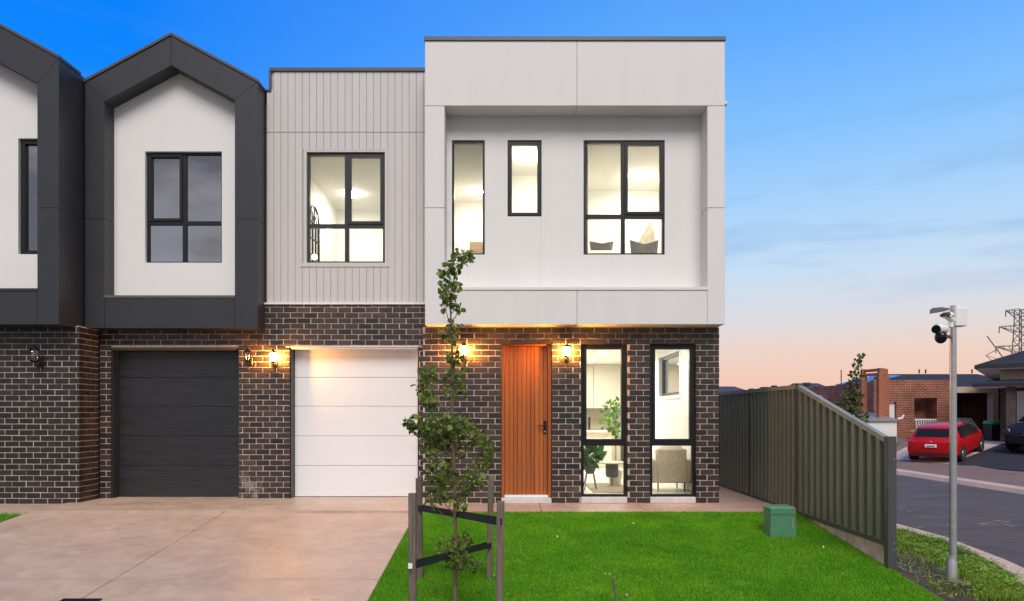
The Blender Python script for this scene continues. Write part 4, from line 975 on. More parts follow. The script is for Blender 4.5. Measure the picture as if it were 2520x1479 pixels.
top = [(gx-a+.015, gy-dp+.02, gzz+.355), (gx+a-.015, gy-dp+.02, gzz+.355), (gx+a-.015, gy+dp-.02, gzz+.355), (gx-a+.015, gy+dp-.02, gzz+.355)]
s.add(ring[0]+ring[1]+top, [(0, 1, 5, 4), (1, 2, 6, 5), (2, 3, 7, 6), (3, 0, 4, 7), (4, 5, 9, 8), (5, 6, 10, 9), (6, 7, 11, 10), (7, 4, 8, 11), (8, 9, 10, 11), (3, 2, 1, 0)]); part('lid', s, M['green_box'], t)
s = MB(); s.cbox(gx+.10, gx+.115, gy-dp-.004, gy-dp+.012, gzz+.10, gzz+.2, .002); part('catch', s, M['steel'], t)

# ------------------------------------------------------------------ young street tree, stakes, ties
TD = 6.1; tx, ty = U(1120, TD), D(TD); tz = gz(ty)
t = thing('young_tree', 'young ornamental pear tree staked on the lawn in front of the house', 'tree', (tx, ty, tz))
def tp(x, y, o=0): return (U(x, TD), ty+o, V(y, TD))
trunk = [(tx, ty, tz-.05), tp(1120, 1400), tp(1121, 1300), tp(1118, 1200), tp(1116, 1100), tp(1112, 1000), tp(1114, 900), tp(1110, 800), tp(1108, 740), tp(1116, 690), tp(1138, 640)]
s = MB(); s.tube(trunk, [.020, .018, .017, .016, .0145, .0125, .0105, .0085, .007, .0055, .003], 9)
cl = [  # x, y, depth offset, rx, ry (photo px), leaves
    (1140, 634, 0, 24, 17, 46), (1118, 655, .03, 16, 14, 22), (1102, 668, 0, 15, 13, 22), (1110, 700, .03, 22, 16, 34), (1104, 728, -.03, 18, 14, 26), (1120, 745, 0, 16, 10, 16), (1096, 755, 0, 12, 8, 10), (1130, 757, 0, 8, 6, 6),
    (1118, 795, 0, 14, 12, 12), (1108, 825, .03, 18, 15, 24), (1122, 880, -.03, 20, 18, 32), (1118, 925, .04, 24, 20, 36), (1132, 960, 0, 16, 16, 18), (1100, 965, 0, 14, 12, 10),
    (1050, 918, .05, 16, 18, 28), (1048, 950, .0, 22, 20, 40), (1064, 985, -.05, 20, 16, 30),
    (1012, 1035, 0, 18, 20, 36), (1035, 1055, .08, 24, 22, 46), (1068, 1042, -.08, 28, 26, 60), (1095, 1070, .08, 28, 30, 64), (1128, 1040, -.05, 26, 26, 52), (1150, 1065, .05, 22, 22, 42), (1060, 1092, 0, 26, 22, 48), (1120, 1100, .05, 26, 22, 44),
    (1178, 1075, -.06, 16, 18, 24), (1200, 1095, 0, 14, 22, 28), (1190, 1130, .04, 16, 18, 28), (1165, 1165, 0, 20, 22, 34), (1080, 1135, -.06, 22, 22, 38), (1070, 1175, .04, 18, 18, 24), (1082, 1215, 0, 22, 20, 34), (1110, 1160, -.08, 20, 18, 28), (1138, 1200, .06, 22, 24, 40), (1128, 1235, -.04, 20, 14, 24), (1062, 1235, .05, 12, 12, 12), (1180, 1190, .05, 12, 16, 12),
    (1100, 1345, -.04, 20, 22, 40), (1130, 1330, .05, 22, 18, 36), (1140, 1370, -.07, 26, 22, 54), (1160, 1392, 0, 16, 12, 22), (1120, 1395, .04, 16, 10, 18)]
zs_ = [q[2] for q in trunk]
br = MB(); crown = MB(); k = TD/FPX
for x, y, o, rx, ry, n in cl:
    c = Vector(tp(x, y, o*1.6))
    zt_ = c.z-.55*abs(c.x-tx)-.10
    zt_ = max(zt_, tz+.5) if y < 1300 else c.z-.03
    i = max(j for j in range(len(zs_)) if zs_[j] <= zt_); i = min(i, len(trunk)-2); u = (zt_-zs_[i])/(zs_[i+1]-zs_[i])
    a = Vector(trunk[i]).lerp(Vector(trunk[i+1]), min(u, 1)); mid = a.lerp(c, .55)+Vector((0, 0, -.03))
    br.tube([a, mid, c], [.006, .0045, .002], 6)
    for _ in range(int(n*1.15)):
        v = rv(); rr = random.random()**.5
        p = c+Vector((v.x*rx*k, v.y*rx*k*1.1, v.z*ry*k))*rr*1.12
        crown.tone = min(1, max(0, random.gauss(.45, .27)))
        d_ = (v*.7+rv()*.8+Vector((0, 0, -.35))); L = random.uniform(.034, .066)
        if random.random() < .5: br.tube([c.lerp(p, .2), p], [.0018, .0012], 4, False)
        leaf_quad(crown, p, d_, rv(), L, L*.86, random.uniform(.2, .8))
part('trunk', s, M['bark'], t, True); part('branch', br, M['bark'], t, True); part('crown', crown, M['leaf'], t)
STK = 'timber stakes round the young tree'
def stake(x, yb, ytop, d, w_, label):
    X, Y = U(x, d), D(d); z0 = gz(Y)-.2; z1 = V(ytop, d); mb = MB(); mb.tone = random.uniform(.2, .8)
    lean = random.uniform(-.006, .006); n = 5; vs = []
    for i in range(n+1):
        z = z0+(z1-z0)*i/n; ww = w_/2*(1+random.uniform(-.04, .04)); cx = X+lean*i
        c = ww*.2
        vs += [(cx-ww, Y-ww+c, z), (cx-ww+c, Y-ww, z), (cx+ww-c, Y-ww, z), (cx+ww, Y-ww+c, z), (cx+ww, Y+ww, z), (cx-ww, Y+ww, z)]
    fs = [(i*6+k, i*6+(k+1) % 6, (i+1)*6+(k+1) % 6, (i+1)*6+k) for i in range(n) for k in range(6)]+[tuple(range(6)), tuple(range(n*6+5, n*6-1, -1))]
    mb.add(vs, fs); o = part('stake', mb, M['stake']); tag(o, label, 'stake', STK)
stake(1016, 0, 1213, 5.4, .058, 'weathered timber stake nearest the drive, holding the tag end of the lower tie')
stake(1035, 0, 1176, 6.9, .058, 'weathered timber stake behind the drive side stake, holding the upper tie')
stake(1203, 0, 1170, 6.9, .058, 'weathered timber stake on the door side, set back, holding the lower tie')
stake(1227, 0, 1233, 5.4, .062, 'weathered timber stake on the door side, in front, holding the upper tie')
def tie(a, b, hw, label):
    """a webbing loop from stake a round the trunk to stake b"""
    mb = MB(); a, b = Vector(a), Vector(b); d_ = (b-a).normalized(); n_ = Vector((-d_.y, d_.x, 0)).normalized()
    path = []
    for i in range(17):
        u = i/16; p = a.lerp(b, u); off = .036+.0*u if (u < .06 or u > .94) else .036-.018*math.sin(math.pi*u)
        path.append((p, off))
    loop = [p-n_*o for p, o in path]+[b+d_*.04]+[p+n_*o for p, o in reversed(path)]+[a-d_*.04]
    N = len(loop)
    for rr in (0, .003):
        for q in loop:
            mb.v += [(q.x+n_.x*rr, q.y+n_.y*rr, q.z-hw), (q.x+n_.x*rr, q.y+n_.y*rr, q.z+hw)]; mb.t += [.5, .5]
    for i in range(N):
        j = (i+1) % N; mb.f += [(2*i, 2*j, 2*j+1, 2*i+1), (2*N+2*i, 2*N+2*i+1, 2*N+2*j+1, 2*N+2*j), (2*i+1, 2*j+1, 2*N+2*j+1, 2*N+2*i+1)]
    o = part('tree_tie', mb, M['strap']); tag(o, label, 'tree tie', 'black ties between the stakes'); return o
tie(P(1035, 1249, 6.9), P(1229, 1282, 5.4), .027, 'upper black webbing tie from the back left stake to the front right stake')
tl = tie(P(1016, 1389, 5.4), P(1203, 1340, 6.9), .025, 'lower black webbing tie with a white tag at its left end')
s = MB(); q = P(1011, 1391, 5.335); s.cbox(q[0]-.020, q[0]+.014, q[1]-.012, q[1]-.008, q[2]-.022, q[2]+.022, .001); part('tag', s, M['white_metal'], tl)

# small stick in the lawn, pit lid on the drive
mb = MB(); d = 6.15; X = U(1512, d); Y = D(d)
mb.tube([(U(1519, d), Y, gz(Y)-.03), (U(1514, d), Y+.02, V(1452, d)), (U(1508, d), Y, V(1424, d))], [.010, .009, .011], 7); mb.tube([(U(1508, d), Y, V(1424, d)), (U(1512, d), Y, V(1419, d))], [.011, .006], 7)
tag(part('stick', mb, M['grey_cloth'], None, True), 'short dark stick poking up from the front lawn', 'stick')
t = thing('drain_cover', 'black metal drain cover set in the drive at the bottom edge', 'drain cover', (U(195, 6.25), D(6.2), gz(D(6.2))))
cx_, cy_ = U(195, 6.3), D(6.18)
s = MB()
xs = (cx_-.17, cx_+.19); ys = (cy_-.25, cy_+.16)
def frame_rect(mb, x0, x1, y0, y1, wd, h):
    for a, b, c, e in ((x0, x1, y0, y0+wd), (x0, x1, y1-wd, y1), (x0, x0+wd, y0+wd, y1-wd), (x1-wd, x1, y0+wd, y1-wd)):
        mb.add([(a, c, gz(c)-.02), (b, c, gz(c)-.02), (b, e, gz(e)-.02), (a, e, gz(e)-.02), (a, c, gz(c)+h), (b, c, gz(c)+h), (b, e, gz(e)+h), (a, e, gz(e)+h)], [(0, 1, 5, 4), (1, 2, 6, 5), (2, 3, 7, 6), (3, 0, 4, 7), (4, 5, 6, 7), (3, 2, 1, 0)])
frame_rect(s, xs[0], xs[1], ys[0], ys[1], .02, .012); part('frame', s, M['black'], t)
s = MB(); a, b, c, e = xs[0]+.022, xs[1]-.022, ys[0]+.022, ys[1]-.022
s.add([(a, c, gz(c)+.006), (b, c, gz(c)+.006), (b, e, gz(e)+.006), (a, e, gz(e)+.006)], [(0, 1, 2, 3)]); part('lid', s, M['black'], t)
s = MB(); s.tube([((a+b)/2-.03, (c+e)/2+.03, gz((c+e)/2)+.012), ((a+b)/2+.03, (c+e)/2+.03, gz((c+e)/2)+.012)], .006, 6); part('lifting_bar', s, M['steel'], t)

# ------------------------------------------------------------------ camera pole
PD = 7.02; px_, py_ = U(2346, PD), D(PD)
t = thing('camera_pole', 'galvanised steel pole on the verge with a white box on top', 'pole', (px_, py_, V(1443, PD)))
s = MB(); s.lathe([(.050, V(1446, PD)-.15), (.050, V(1382, PD)), (.042, V(1376, PD)), (.042, V(1368, PD))], (px_-.015, py_, 0), 14); part('sleeve', s, M['steel'], t, True)
s = MB(); s.lathe([(.035, V(1380, PD)), (.034, V(1100, PD)), (.031, V(752, PD)), (.02, V(751, PD))], (px_-.002, py_, 0), 16); part('pole', s, M['steel'], t, True)
bx0, bx1 = U(2345, PD), U(2372, PD)
s = MB(); s.cbox(bx0-.005, bx1, py_-.055, py_+.05, V(803, PD), V(757, PD), .008); part('junction_box', s, M['white_metal'], t)
s = MB(); s.cbox(U(2352, PD), U(2373, PD), py_+.052, py_+.07, V(800, PD), V(748, PD), .004); part('mounting_plate', s, M['white_metal'], t)
s = MB(); s.tube([(px_-.03, py_-.01, V(828, PD)), (px_-.075, py_-.02, V(826, PD))], .012, 8); s.ball((px_-.052, py_-.02, V(829, PD)), .017, 8, 6); part('bracket', s, M['taupe'], t, True)
lx_ = U(2318, PD)
t = thing('flood_light', 'white twin head flood light with dark angled panel at the top of the pole', 'flood light', (U(2330, PD), py_-.04, V(780, PD)))
s = MB(); s.ball((U(2326, PD), py_-.04, V(776, PD)), (.065, .05, .036)); s.tube([(U(2325, PD), py_-.05, V(779, PD)), (U(2342, PD), py_-.02, V(790, PD))], [.035, .03], 12); s.tube([(U(2338, PD), py_-.02, V(785, PD)), (U(2336, PD), py_-.03, V(806, PD))], [.03, .02], 10); part('body', s, M['white_metal'], t, True)
s = MB(); y0_ = py_-.10
s.add([(U(2273, PD), y0_, V(775, PD)), (U(2300, PD), y0_-.06, V(771, PD)), (U(2316, PD), y0_-.04, V(766, PD)), (U(2320, PD), y0_+.12, V(757, PD)), (U(2298, PD), y0_+.12, V(759, PD)), (U(2285, PD), y0_+.08, V(766, PD))]+
      [(U(2273, PD), y0_, V(773, PD)), (U(2300, PD), y0_-.06, V(768, PD)), (U(2316, PD), y0_-.04, V(763, PD)), (U(2320, PD), y0_+.12, V(754, PD)), (U(2298, PD), y0_+.12, V(756, PD)), (U(2285, PD), y0_+.08, V(763, PD))],
      [(5, 4, 3, 2, 1, 0), (6, 7, 8, 9, 10, 11)]+[(i, (i+1) % 6, 6+(i+1) % 6, 6+i) for i in range(6)]); part('panel', s, M['taupe'], t)
s = MB(); s.tube([(U(2302, PD), y0_+.02, V(779, PD)), (U(2322, PD), y0_+.0, V(774, PD))], [.014, .022], 10); s.lathe([(.001, 0), (.026, .004), (.026, .012)], (U(2322, PD), y0_+.0, V(783, PD)), 12); part('lamp_head', s, M['taupe'], t, True)
s = MB(); s.ball((U(2321, PD), y0_-.02, V(781, PD)), .013, 10, 7); part('lens', s, M['clearlens'], t, True)
t = thing('security_camera', 'white security camera with a black dome hanging from the pole', 'security camera', (U(2305, PD), py_-.04, V(815, PD)))
s = MB(); s.tube([(U(2291, PD), py_-.09, V(812, PD)), (U(2300, PD), py_-.06, V(809, PD)), (U(2319, PD), py_-.03, V(810, PD)), (U(2322, PD), py_-.02, V(811, PD))], [.044, .054, .054, .040], 16); part('housing', s, M['white_metal'], t, True)
s = MB(); s.tube([(U(2289, PD), py_-.096, V(813, PD)), (U(2292, PD), py_-.085, V(811.5, PD))], [.043, .045], 16); part('front_glass', s, M['carglass'], t, True)
s = MB(); s.ball((U(2308, PD), py_-.05, V(830, PD)), (.058, .058, .066), 18, 12); part('dome', s, M['carglass'], t, True)
s = MB(); s.tube([(U(2318, PD), py_-.03, V(806, PD)), (U(2330, PD), py_-.025, V(799, PD)), (U(2340, PD), py_-.02, V(795, PD))], .012, 8); part('arm', s, M['white_metal'], t, True)

# ------------------------------------------------------------------ cars
def car(name, label, loc, rz, pitch, paint, stations, glassband, wheels, rear=True, length=4.2):
    t = thing(name, label, 'car', loc, 'parked cars', (0, 0, 0)); t.rotation_mode = 'XYZ'
    t.rotation_euler = (pitch, 0, rz)             # local +y is forward
    mb = MB(); n = 11; rows = []
    for y, w_, zs0, zb, zr, rw in stations:
        half = [(0, zs0), (w_*.80, zs0), (w_*.97, zs0+.10), (w_, zs0+.28), (w_*.985, zb-.10), (w_*.95, zb), (rw, zr-.06), (rw*.86, zr-.012), (0, zr)]
        full = half+[(-x, z) for x, z in reversed(half[1:-1])]
        rows.append([(x, y, z) for x, z in full])
    m_ = len(rows[0])
    for r_ in rows:
        mb.v += r_; mb.t += [.5]*m_
    for i in range(len(rows)-1):
        for k in range(m_): mb.f.append((i*m_+k, i*m_+(k+1) % m_, (i+1)*m_+(k+1) % m_, (i+1)*m_+k))
    mb.f += [tuple(range(m_-1, -1, -1)), tuple(range((len(rows)-1)*m_, len(rows)*m_))]
    body = part('body', mb, paint, t, True, local=True)
    def pl(name, pts, m, th=.012, d_=None):
        q = MB(); c = [Vector(p) for p in pts]; nrm = (c[1]-c[0]).cross(c[2]-c[0]).normalized()
        if d_ is not None and nrm.dot(Vector(d_)) < 0: nrm = -nrm
        N = len(c); q.add([p-nrm*.03 for p in c]+[p+nrm*th for p in c], [tuple(range(N)), tuple(range(N, 2*N))]+[(i, (i+1) % N, N+(i+1) % N, N+i) for i in range(N)])
        return part(name, q, m, t, local=True)
    for wx, wy, wr in wheels:
        q = MB(); sg = 1 if wx > 0 else -1
        q.tube([(wx-sg*.11, wy, wr), (wx-sg*.09, wy, wr), (wx+sg*.10, wy, wr), (wx+sg*.122, wy, wr)], [wr*.9, wr, wr, wr*.92], 24); wt = part('wheel', q, M['rubber'], t, True, local=True)
        ar = MB(); ar.tube([(wx+sg*.02, wy, wr+.01), (wx+sg*.116, wy, wr+.01)], wr*1.17, 22); part('wheel_arch', ar, M['rubber'], t, True, local=True)
        q = MB(); q.tube([(wx+sg*.10, wy, wr), (wx+sg*.128, wy, wr)], [wr*.66, wr*.62], 20)
        part('rim', q, M['rim'], wt, True, local=True)
        q = MB(); 
        for i in range(7):
            g = 2*math.pi*i/7; q.add([(wx+sg*.131, wy+wr*.15*math.cos(g+.28), wr+wr*.15*math.sin(g+.28)), (wx+sg*.131, wy+wr*.57*math.cos(g+.15), wr+wr*.57*math.sin(g+.15)), (wx+sg*.131, wy+wr*.57*math.cos(g+.62), wr+wr*.57*math.sin(g+.62)), (wx+sg*.131, wy+wr*.15*math.cos(g+.5), wr+wr*.15*math.sin(g+.5))], [(0, 1, 2, 3)])
        part('wheel_gap', q, M['rubber'], wt, local=True)
    return t, pl
hatch = [(-2.02, .70, .34, .78, .86, .50), (-1.98, .80, .28, .86, .94, .66), (-1.86, .845, .24, .92, 1.02, .74), (-1.62, .86, .22, .95, 1.40, .60), (-1.40, .865, .20, .96, 1.475, .60), (-.6, .875, .19, .96, 1.51, .61), (.1, .875, .19, .95, 1.49, .60),
         (.55, .875, .19, .94, 1.30, .62), (1.05, .87, .19, .92, 1.00, .70), (1.6, .85, .2, .86, .90, .66), (2.0, .78, .24, .74, .78, .58), (2.12, .62, .32, .62, .66, .44)]
rx_, ry_ = 16.0, 14.60
t, pl_ = car('red_car', 'red hatchback with dark rear window parked on the pale driveway', (rx_, ry_, fz(rx_, ry_)+.0), -R(47), R(5.5), M['red'], hatch, None,
             [(.76, -1.28, .31), (-.76, -1.28, .31), (.76, 1.32, .31), (-.76, 1.32, .31)])
pl_('rear_window', [(-.60, -1.81, 1.05), (.60, -1.81, 1.05), (.52, -1.60, 1.38), (-.52, -1.60, 1.38)], M['carglass'], .03, (0, -1, .3))
for sg in (-1, 1):
    pl_('side_window', [(sg*.83, -1.30, 1.0), (sg*.835, .95, 1.0), (sg*.67, .30, 1.40), (sg*.64, -1.10, 1.42)], M['carglass'], .035, (sg, 0, 0))
    pl_('tail_light', [(sg*.56, -2.04, .86), (sg*.83, -1.96, .88), (sg*.85, -1.86, 1.06), (sg*.60, -1.97, 1.02)], M['redlens'], .02, (0, -1, 0))
    q = MB(); q.cbox(min(sg*.88, sg*1.0), max(sg*.88, sg*1.0), .62, .74, .96, 1.08, .03); part('door_mirror', q, M['red'], t, True, local=True)
pl_('tail_light_lens', [(.60, -2.04, .88), (.76, -2.0, .89), (.77, -1.96, .96), (.62, -2.02, .95)], M['clearlens'], .035, (0, -1, 0))
pl_('windscreen', [(-.68, 1.0, 1.03), (.68, 1.0, 1.03), (.55, .30, 1.43), (-.55, .30, 1.43)], M['carglass'], .03, (0, 1, .5))
np_ = pl_('number_plate', [(-.19, -2.035, .66), (.19, -2.035, .66), (.19, -2.02, .79), (-.19, -2.02, .79)], M['plate'], .02, (0, -1, 0))
q = MB()
for i in range(5): q.box(-.13+i*.055, -.095+i*.055, -2.062, -2.055, .69+.006*(i % 2), .745)
part('plate_mark', q, M['ink'], np_, local=True)
q = MB(); q.ball((0, -2.03, .90), (.05, .012, .025)); part('badge', q, M['chrome'], t, True, local=True)
pl_('bumper_strip', [(-.62, -2.03, .36), (.62, -2.03, .36), (.60, -2.02, .44), (-.60, -2.02, .44)], M['bin'], .01, (0, -1, 0))
sedan = [(-2.3, .66, .34, .80, .88, .5), (-2.2, .80, .26, .92, .98, .68), (-1.5, .88, .2, .96, 1.04, .70), (-.95, .89, .19, .97, 1.38, .58), (-.2, .89, .18, .97, 1.44, .58), (.5, .89, .18, .96, 1.30, .60), (1.05, .885, .18, .94, 1.0, .70), (1.7, .86, .2, .88, .92, .66), (2.1, .80, .24, .78, .82, .6), (2.26, .66, .3, .64, .68, .46)]
nx0, ny0 = U(2512, 24.6)+1.55, D(24.6)+.2
t, pl_ = car('dark_car', 'dark blue sedan nose showing at the photo edge on the asphalt driveway', (nx0, ny0, fz(nx0, ny0)), R(118), R(-3), M['navy'], sedan, None,
             [(.78, -1.4, .32), (-.78, -1.4, .32), (.78, 1.42, .32), (-.78, 1.42, .32)])
for sg in (-1, 1):
    pl_('headlight', [(sg*.55, 2.16, .68), (sg*.76, 2.02, .70), (sg*.79, 1.88, .80), (sg*.58, 2.08, .77)], M['clearlens'], .03, (0, 1, 0))
    pl_('side_window', [(sg*.85, -1.20, 1.0), (sg*.85, .95, 1.0), (sg*.66, .35, 1.36), (sg*.62, -.85, 1.37)], M['carglass'], .03, (sg, 0, 0))
pl_('windscreen', [(-.68, 1.0, 1.03), (.68, 1.0, 1.03), (.55, .42, 1.36), (-.55, .42, 1.36)], M['carglass'], .03, (0, 1, .5))
pl_('grille', [(-.45, 2.25, .56), (.45, 2.25, .56), (.42, 2.23, .66), (-.42, 2.23, .66)], M['bin'], .02, (0, 1, 0))
q = MB(); q.ball((0, 2.285, .62), (.07, .014, .045)); part('badge', q, M['chrome'], t, True, local=True)

for o in bpy.data.objects:
    if o.name == 'red_car': o.scale = (.93, .93, .83)
# wheelie bin
bd = 29.0; bx_, by_ = U(2444, bd), D(bd); bz = V(1104, bd)
t = thing('wheelie_bin', 'black wheelie bin with a green lid beside the brick pier', 'bin', (bx_, by_, bz))
s = MB(); s.add([(bx_-.20, by_-.22, bz+.06), (bx_+.20, by_-.22, bz+.06), (bx_+.20, by_+.22, bz+.06), (bx_-.20, by_+.22, bz+.06), (bx_-.25, by_-.28, bz+1.03), (bx_+.25, by_-.28, bz+1.03), (bx_+.25, by_+.28, bz+1.03), (bx_-.25, by_+.28, bz+1.03)],
      [(0, 1, 5, 4), (1, 2, 6, 5), (2, 3, 7, 6), (3, 0, 4, 7), (0, 3, 2, 1), (4, 5, 6, 7)]); part('body', s, M['bin'], t)
s = MB(); s.cbox(bx_-.27, bx_+.27, by_-.30, by_+.30, bz+1.032, bz+1.20, .06); part('lid', s, M['binlid'], t, True)
s = MB(); s.tube([(bx_-.23, by_+.2, bz+.09), (bx_-.19, by_+.2, bz+.09)], .09, 14); s.tube([(bx_+.19, by_+.2, bz+.09), (bx_+.23, by_+.2, bz+.09)], .09, 14); part('wheel', s, M['rubber'], t, True)

# ------------------------------------------------------------------ neighbouring houses
def hip(mb, x0, x1, y0, y1, z0, h, inset, th=.16):
    mb.add([(x0, y0, z0), (x1, y0, z0), (x1, y1, z0), (x0, y1, z0), (x0, y0, z0+th), (x1, y0, z0+th), (x1, y1, z0+th), (x0, y1, z0+th), (x0+inset, (y0+y1)/2, z0+th+h), (x1-inset, (y0+y1)/2, z0+th+h)],
           [(3, 2, 1, 0), (0, 1, 5, 4), (1, 2, 6, 5), (2, 3, 7, 6), (3, 0, 4, 7), (4, 5, 9, 8), (5, 6, 9), (6, 7, 8, 9), (7, 4, 8)])
    return mb
# red brick house
d = 33.0; y = D(d)
t = thing('brick_house', 'single storey red brick house with a parapet wall and deep porch recess', 'house', (U(2250, d), y, .1))
wx0, wx1 = U(2150, d), U(2341, d); zt = V(934, d)
s = MB(); rec = (U(2250, d), U(2306, d), -.2, V(978, d)); dw = (U(2186, d), U(2206, d), -.2, V(988, d))
s.wall(wx0, wx1, y, y+.3, -.4, zt, [rec, dw]); s.box(U(2158, d), U(2186, d), y+.001, y+.299, zt, V(926, d)); s.box(wx0, wx0+.3, y+.3, y+7, -.4, zt-.1)
part('wall', s, M['redbrick'], t)
s = MB(); s.box(rec[0]-.3, rec[1]+.3, y+.9, y+1.0, -.4, zt-.2); s.box(rec[0]-.12, rec[0]-.02, y+.3, y+.9, -.4, zt-.2); s.box(rec[1]+.02, rec[1]+.12, y+.3, y+.9, -.4, zt-.2); part('porch_wall', s, M['redbrick'], t)
s = MB(); s.box(dw[0]+.02, dw[1]-.02, y+.12, y+.18, -.2, dw[3]-.02); part('door', s, M['white_wall'], t)
s = MB(); hip(s, U(2165, 36), U(2500, 36), D(34), D(42), V(958, 34), .75, 2.2); part('roof', s, M['slate'], t)
# garage wing on the right of the brick house
s = MB(); s.box(wx1, U(2452, d), y-.15, y+.3, V(966, d), V(951, d)); s.box(U(2438, d), U(2452, d), y-.15, y+.25, -.3, V(966, d)); part('carport_beam', s, M['beige'], t)
s = MB(); s.box(wx1+.001, U(2500, d+2.6), y+2.6, y+2.8, -.3, V(951, d)); part('carport_wall', s, M['redbrick'], t)
s = MB(); s.box(U(2346, d+2.5), U(2366, d+2.5), y+2.5, y+2.6, -.2, V(975, d+2.5)); part('carport_door', s, M['dark_room'], t)
s = MB(); s.cbox(U(2427, d), U(2432, d), y+2.3, y+2.55, V(1002, d), V(970, d), .01); part('meter_box', s, M['white_wall'], t)
# blue roofed house behind
d = 46.0
t = thing('blue_roofed_house', 'house with a bright blue hipped roof end behind the brick parapet', 'house', (U(2230, d), D(d), 0))
s = MB(); s.box(U(2190, d), U(2480, d), D(d), D(d)+7, -.4, V(940, d)); part('wall', s, M['cream'], t)
s = MB(); hip(s, U(2178, d), U(2300, d), D(d)-.5, D(d)+7, V(940, d), V(914, d)-V(940, d)-.16, 1.2); part('roof', s, M['blue_roof'], t)
s = MB(); s.add([(U(2240, d), D(d)-.5, V(940, d)), (U(2490, d), D(d)-.5, V(940, d)), (U(2490, d), D(d)+3.4, V(916, d)+.1), (U(2228, d), D(d)+3.4, V(916, d)+.1), (U(2240, d), D(d)-.5, V(940, d)-.1), (U(2490, d), D(d)-.5, V(940, d)-.1)], [(0, 1, 2, 3), (4, 5, 1, 0)]); part('roof', s, M['slate'], t)
for xx in (2262, 2278, 2392, 2425):
    s = MB(); s.tube([(U(xx, d+3), D(d)+3, V(918, d+3)), (U(xx, d+3), D(d)+3, V(908, d+3))], .05, 6); part('vent_pipe', s, M['slate'], t)
# brick pergola tower
d = 31.0; y = D(d); pw = .12
t = thing('brick_pergola', 'open red brick pergola tower with a cross beamed top', 'pergola', (U(2147, d), y, 0))
for xx, yy in ((2124, 0), (2140, -.9), (2170, -.3), (2150, .9)):
    s = MB(); s.cbox(U(xx, d)-pw, U(xx, d)+pw, y+yy-pw, y+yy+pw, -.4, V(921, d), .01); part('pillar', s, M['redbrick_plain'], t)
zt = V(908, d); zc = V(921, d)
for (xa, ya), (xb, yb) in (((2124, 0), (2140, -.9)), ((2140, -.9), (2170, -.3)), ((2170, -.3), (2150, .9)), ((2150, .9), (2124, 0))):
    s = MB(); s.tube([(U(xa, d), y+ya, zt-.06), (U(xb, d), y+yb, zt-.05)], .055, 4); part('beam', s, M['redbrick_plain'], t)
    s = MB(); s.tube([(U(xa, d), y+ya, zc), (U(xb, d), y+yb, zc)], .055, 4); part('beam', s, M['redbrick_plain'], t)
for xx, yy in ((2124, 0), (2140, -.9), (2155, -.6), (2170, -.3)):
    s = MB(); s.box(U(xx, d)-.08, U(xx, d)+.08, y+yy-.08, y+yy+.08, zc, zt); part('post', s, M['redbrick_plain'], t)
# white low building with grey top
d = 29.5; y = D(d)
t = thing('white_shed', 'low white shed with a grey metal top beside the street', 'shed', (U(2175, d), y, .2))
s = MB(); s.box(U(2128, d), U(2207, d), y, y+2.0, -.4, V(1032, d)); part('wall', s, M['white_wall'], t)
s = MB(); s.add([(U(2124, d), y-.1, V(1031, d)), (U(2209, d), y-.1, V(1031, d)), (U(2207, d), y+2.1, V(1014, d+2)), (U(2126, d), y+2.1, V(1014, d+2)), (U(2124, d), y-.1, V(1035, d)), (U(2209, d), y-.1, V(1035, d)), (U(2207, d), y+2.1, V(1018, d+2)), (U(2126, d), y+2.1, V(1018, d+2))],
           [(0, 1, 2, 3), (7, 6, 5, 4), (0, 4, 5, 1), (1, 5, 6, 2), (3, 2, 6, 7), (0, 3, 7, 4)]); part('roof', s, M['steel'], t)
s = MB(); s.tube([(U(2206, d), y-.1, V(1030, d)), (U(2216, d), y-.12, V(1028, d)), (U(2220, d), y-.12, V(1020, d))], .05, 8); part('pipe', s, M['white_wall'], t, True)
# white slatted seat and railing by the brick house
d = 31.0; y = D(d)
t = thing('slatted_seat', 'white slatted bench back in front of the brick porch', 'bench', (U(2275, d), y, .2))
for i in range(9):
    x = U(2254, d)+(U(2302, d)-U(2254, d))*i/8; s = MB(); s.tube([(x+.06, y, V(1060, d)), (x, y, V(1033, d))], .028, 5); part('slat', s, M['white_metal'], t)
s = MB(); s.cbox(U(2250, d), U(2304, d), y-.04, y+.04, V(1034, d), V(1030, d), .01); part('top_rail', s, M['white_metal'], t)
s = MB(); s.cbox(U(2252, d), U(2304, d), y-.04, y+.35, V(1062, d), V(1058, d), .01); part('seat', s, M['white_metal'], t)
for xx in (2254, 2302):
    s = MB(); s.cbox(U(xx, d)-.03, U(xx, d)+.03, y-.03, y+.03, .0, V(1060, d), .005); part('leg', s, M['white_metal'], t)
d = 30.5; y = D(d)
t = thing('white_railing', 'white picket railing with a sloping handrail behind the red car', 'railing', (U(2375, d), y, .2))
for i in range(12):
    x = U(2342, d)+(U(2408, d)-U(2342, d))*i/11; tt = V(1031, d) if i < 8 else V(1031+(i-7)*7, d)
    s = MB(); s.box(x-.03, x+.03, y-.012, y+.012, .1, tt); part('picket', s, M['white_metal'], t)
s = MB(); s.cbox(U(2340, d), U(2388, d), y-.04, y+.04, V(1031, d), V(1028, d), .008); s.tube([(U(2388, d), y, V(1029, d)), (U(2414, d), y, V(1062, d))], .04, 6); part('handrail', s, M['cream'], t)
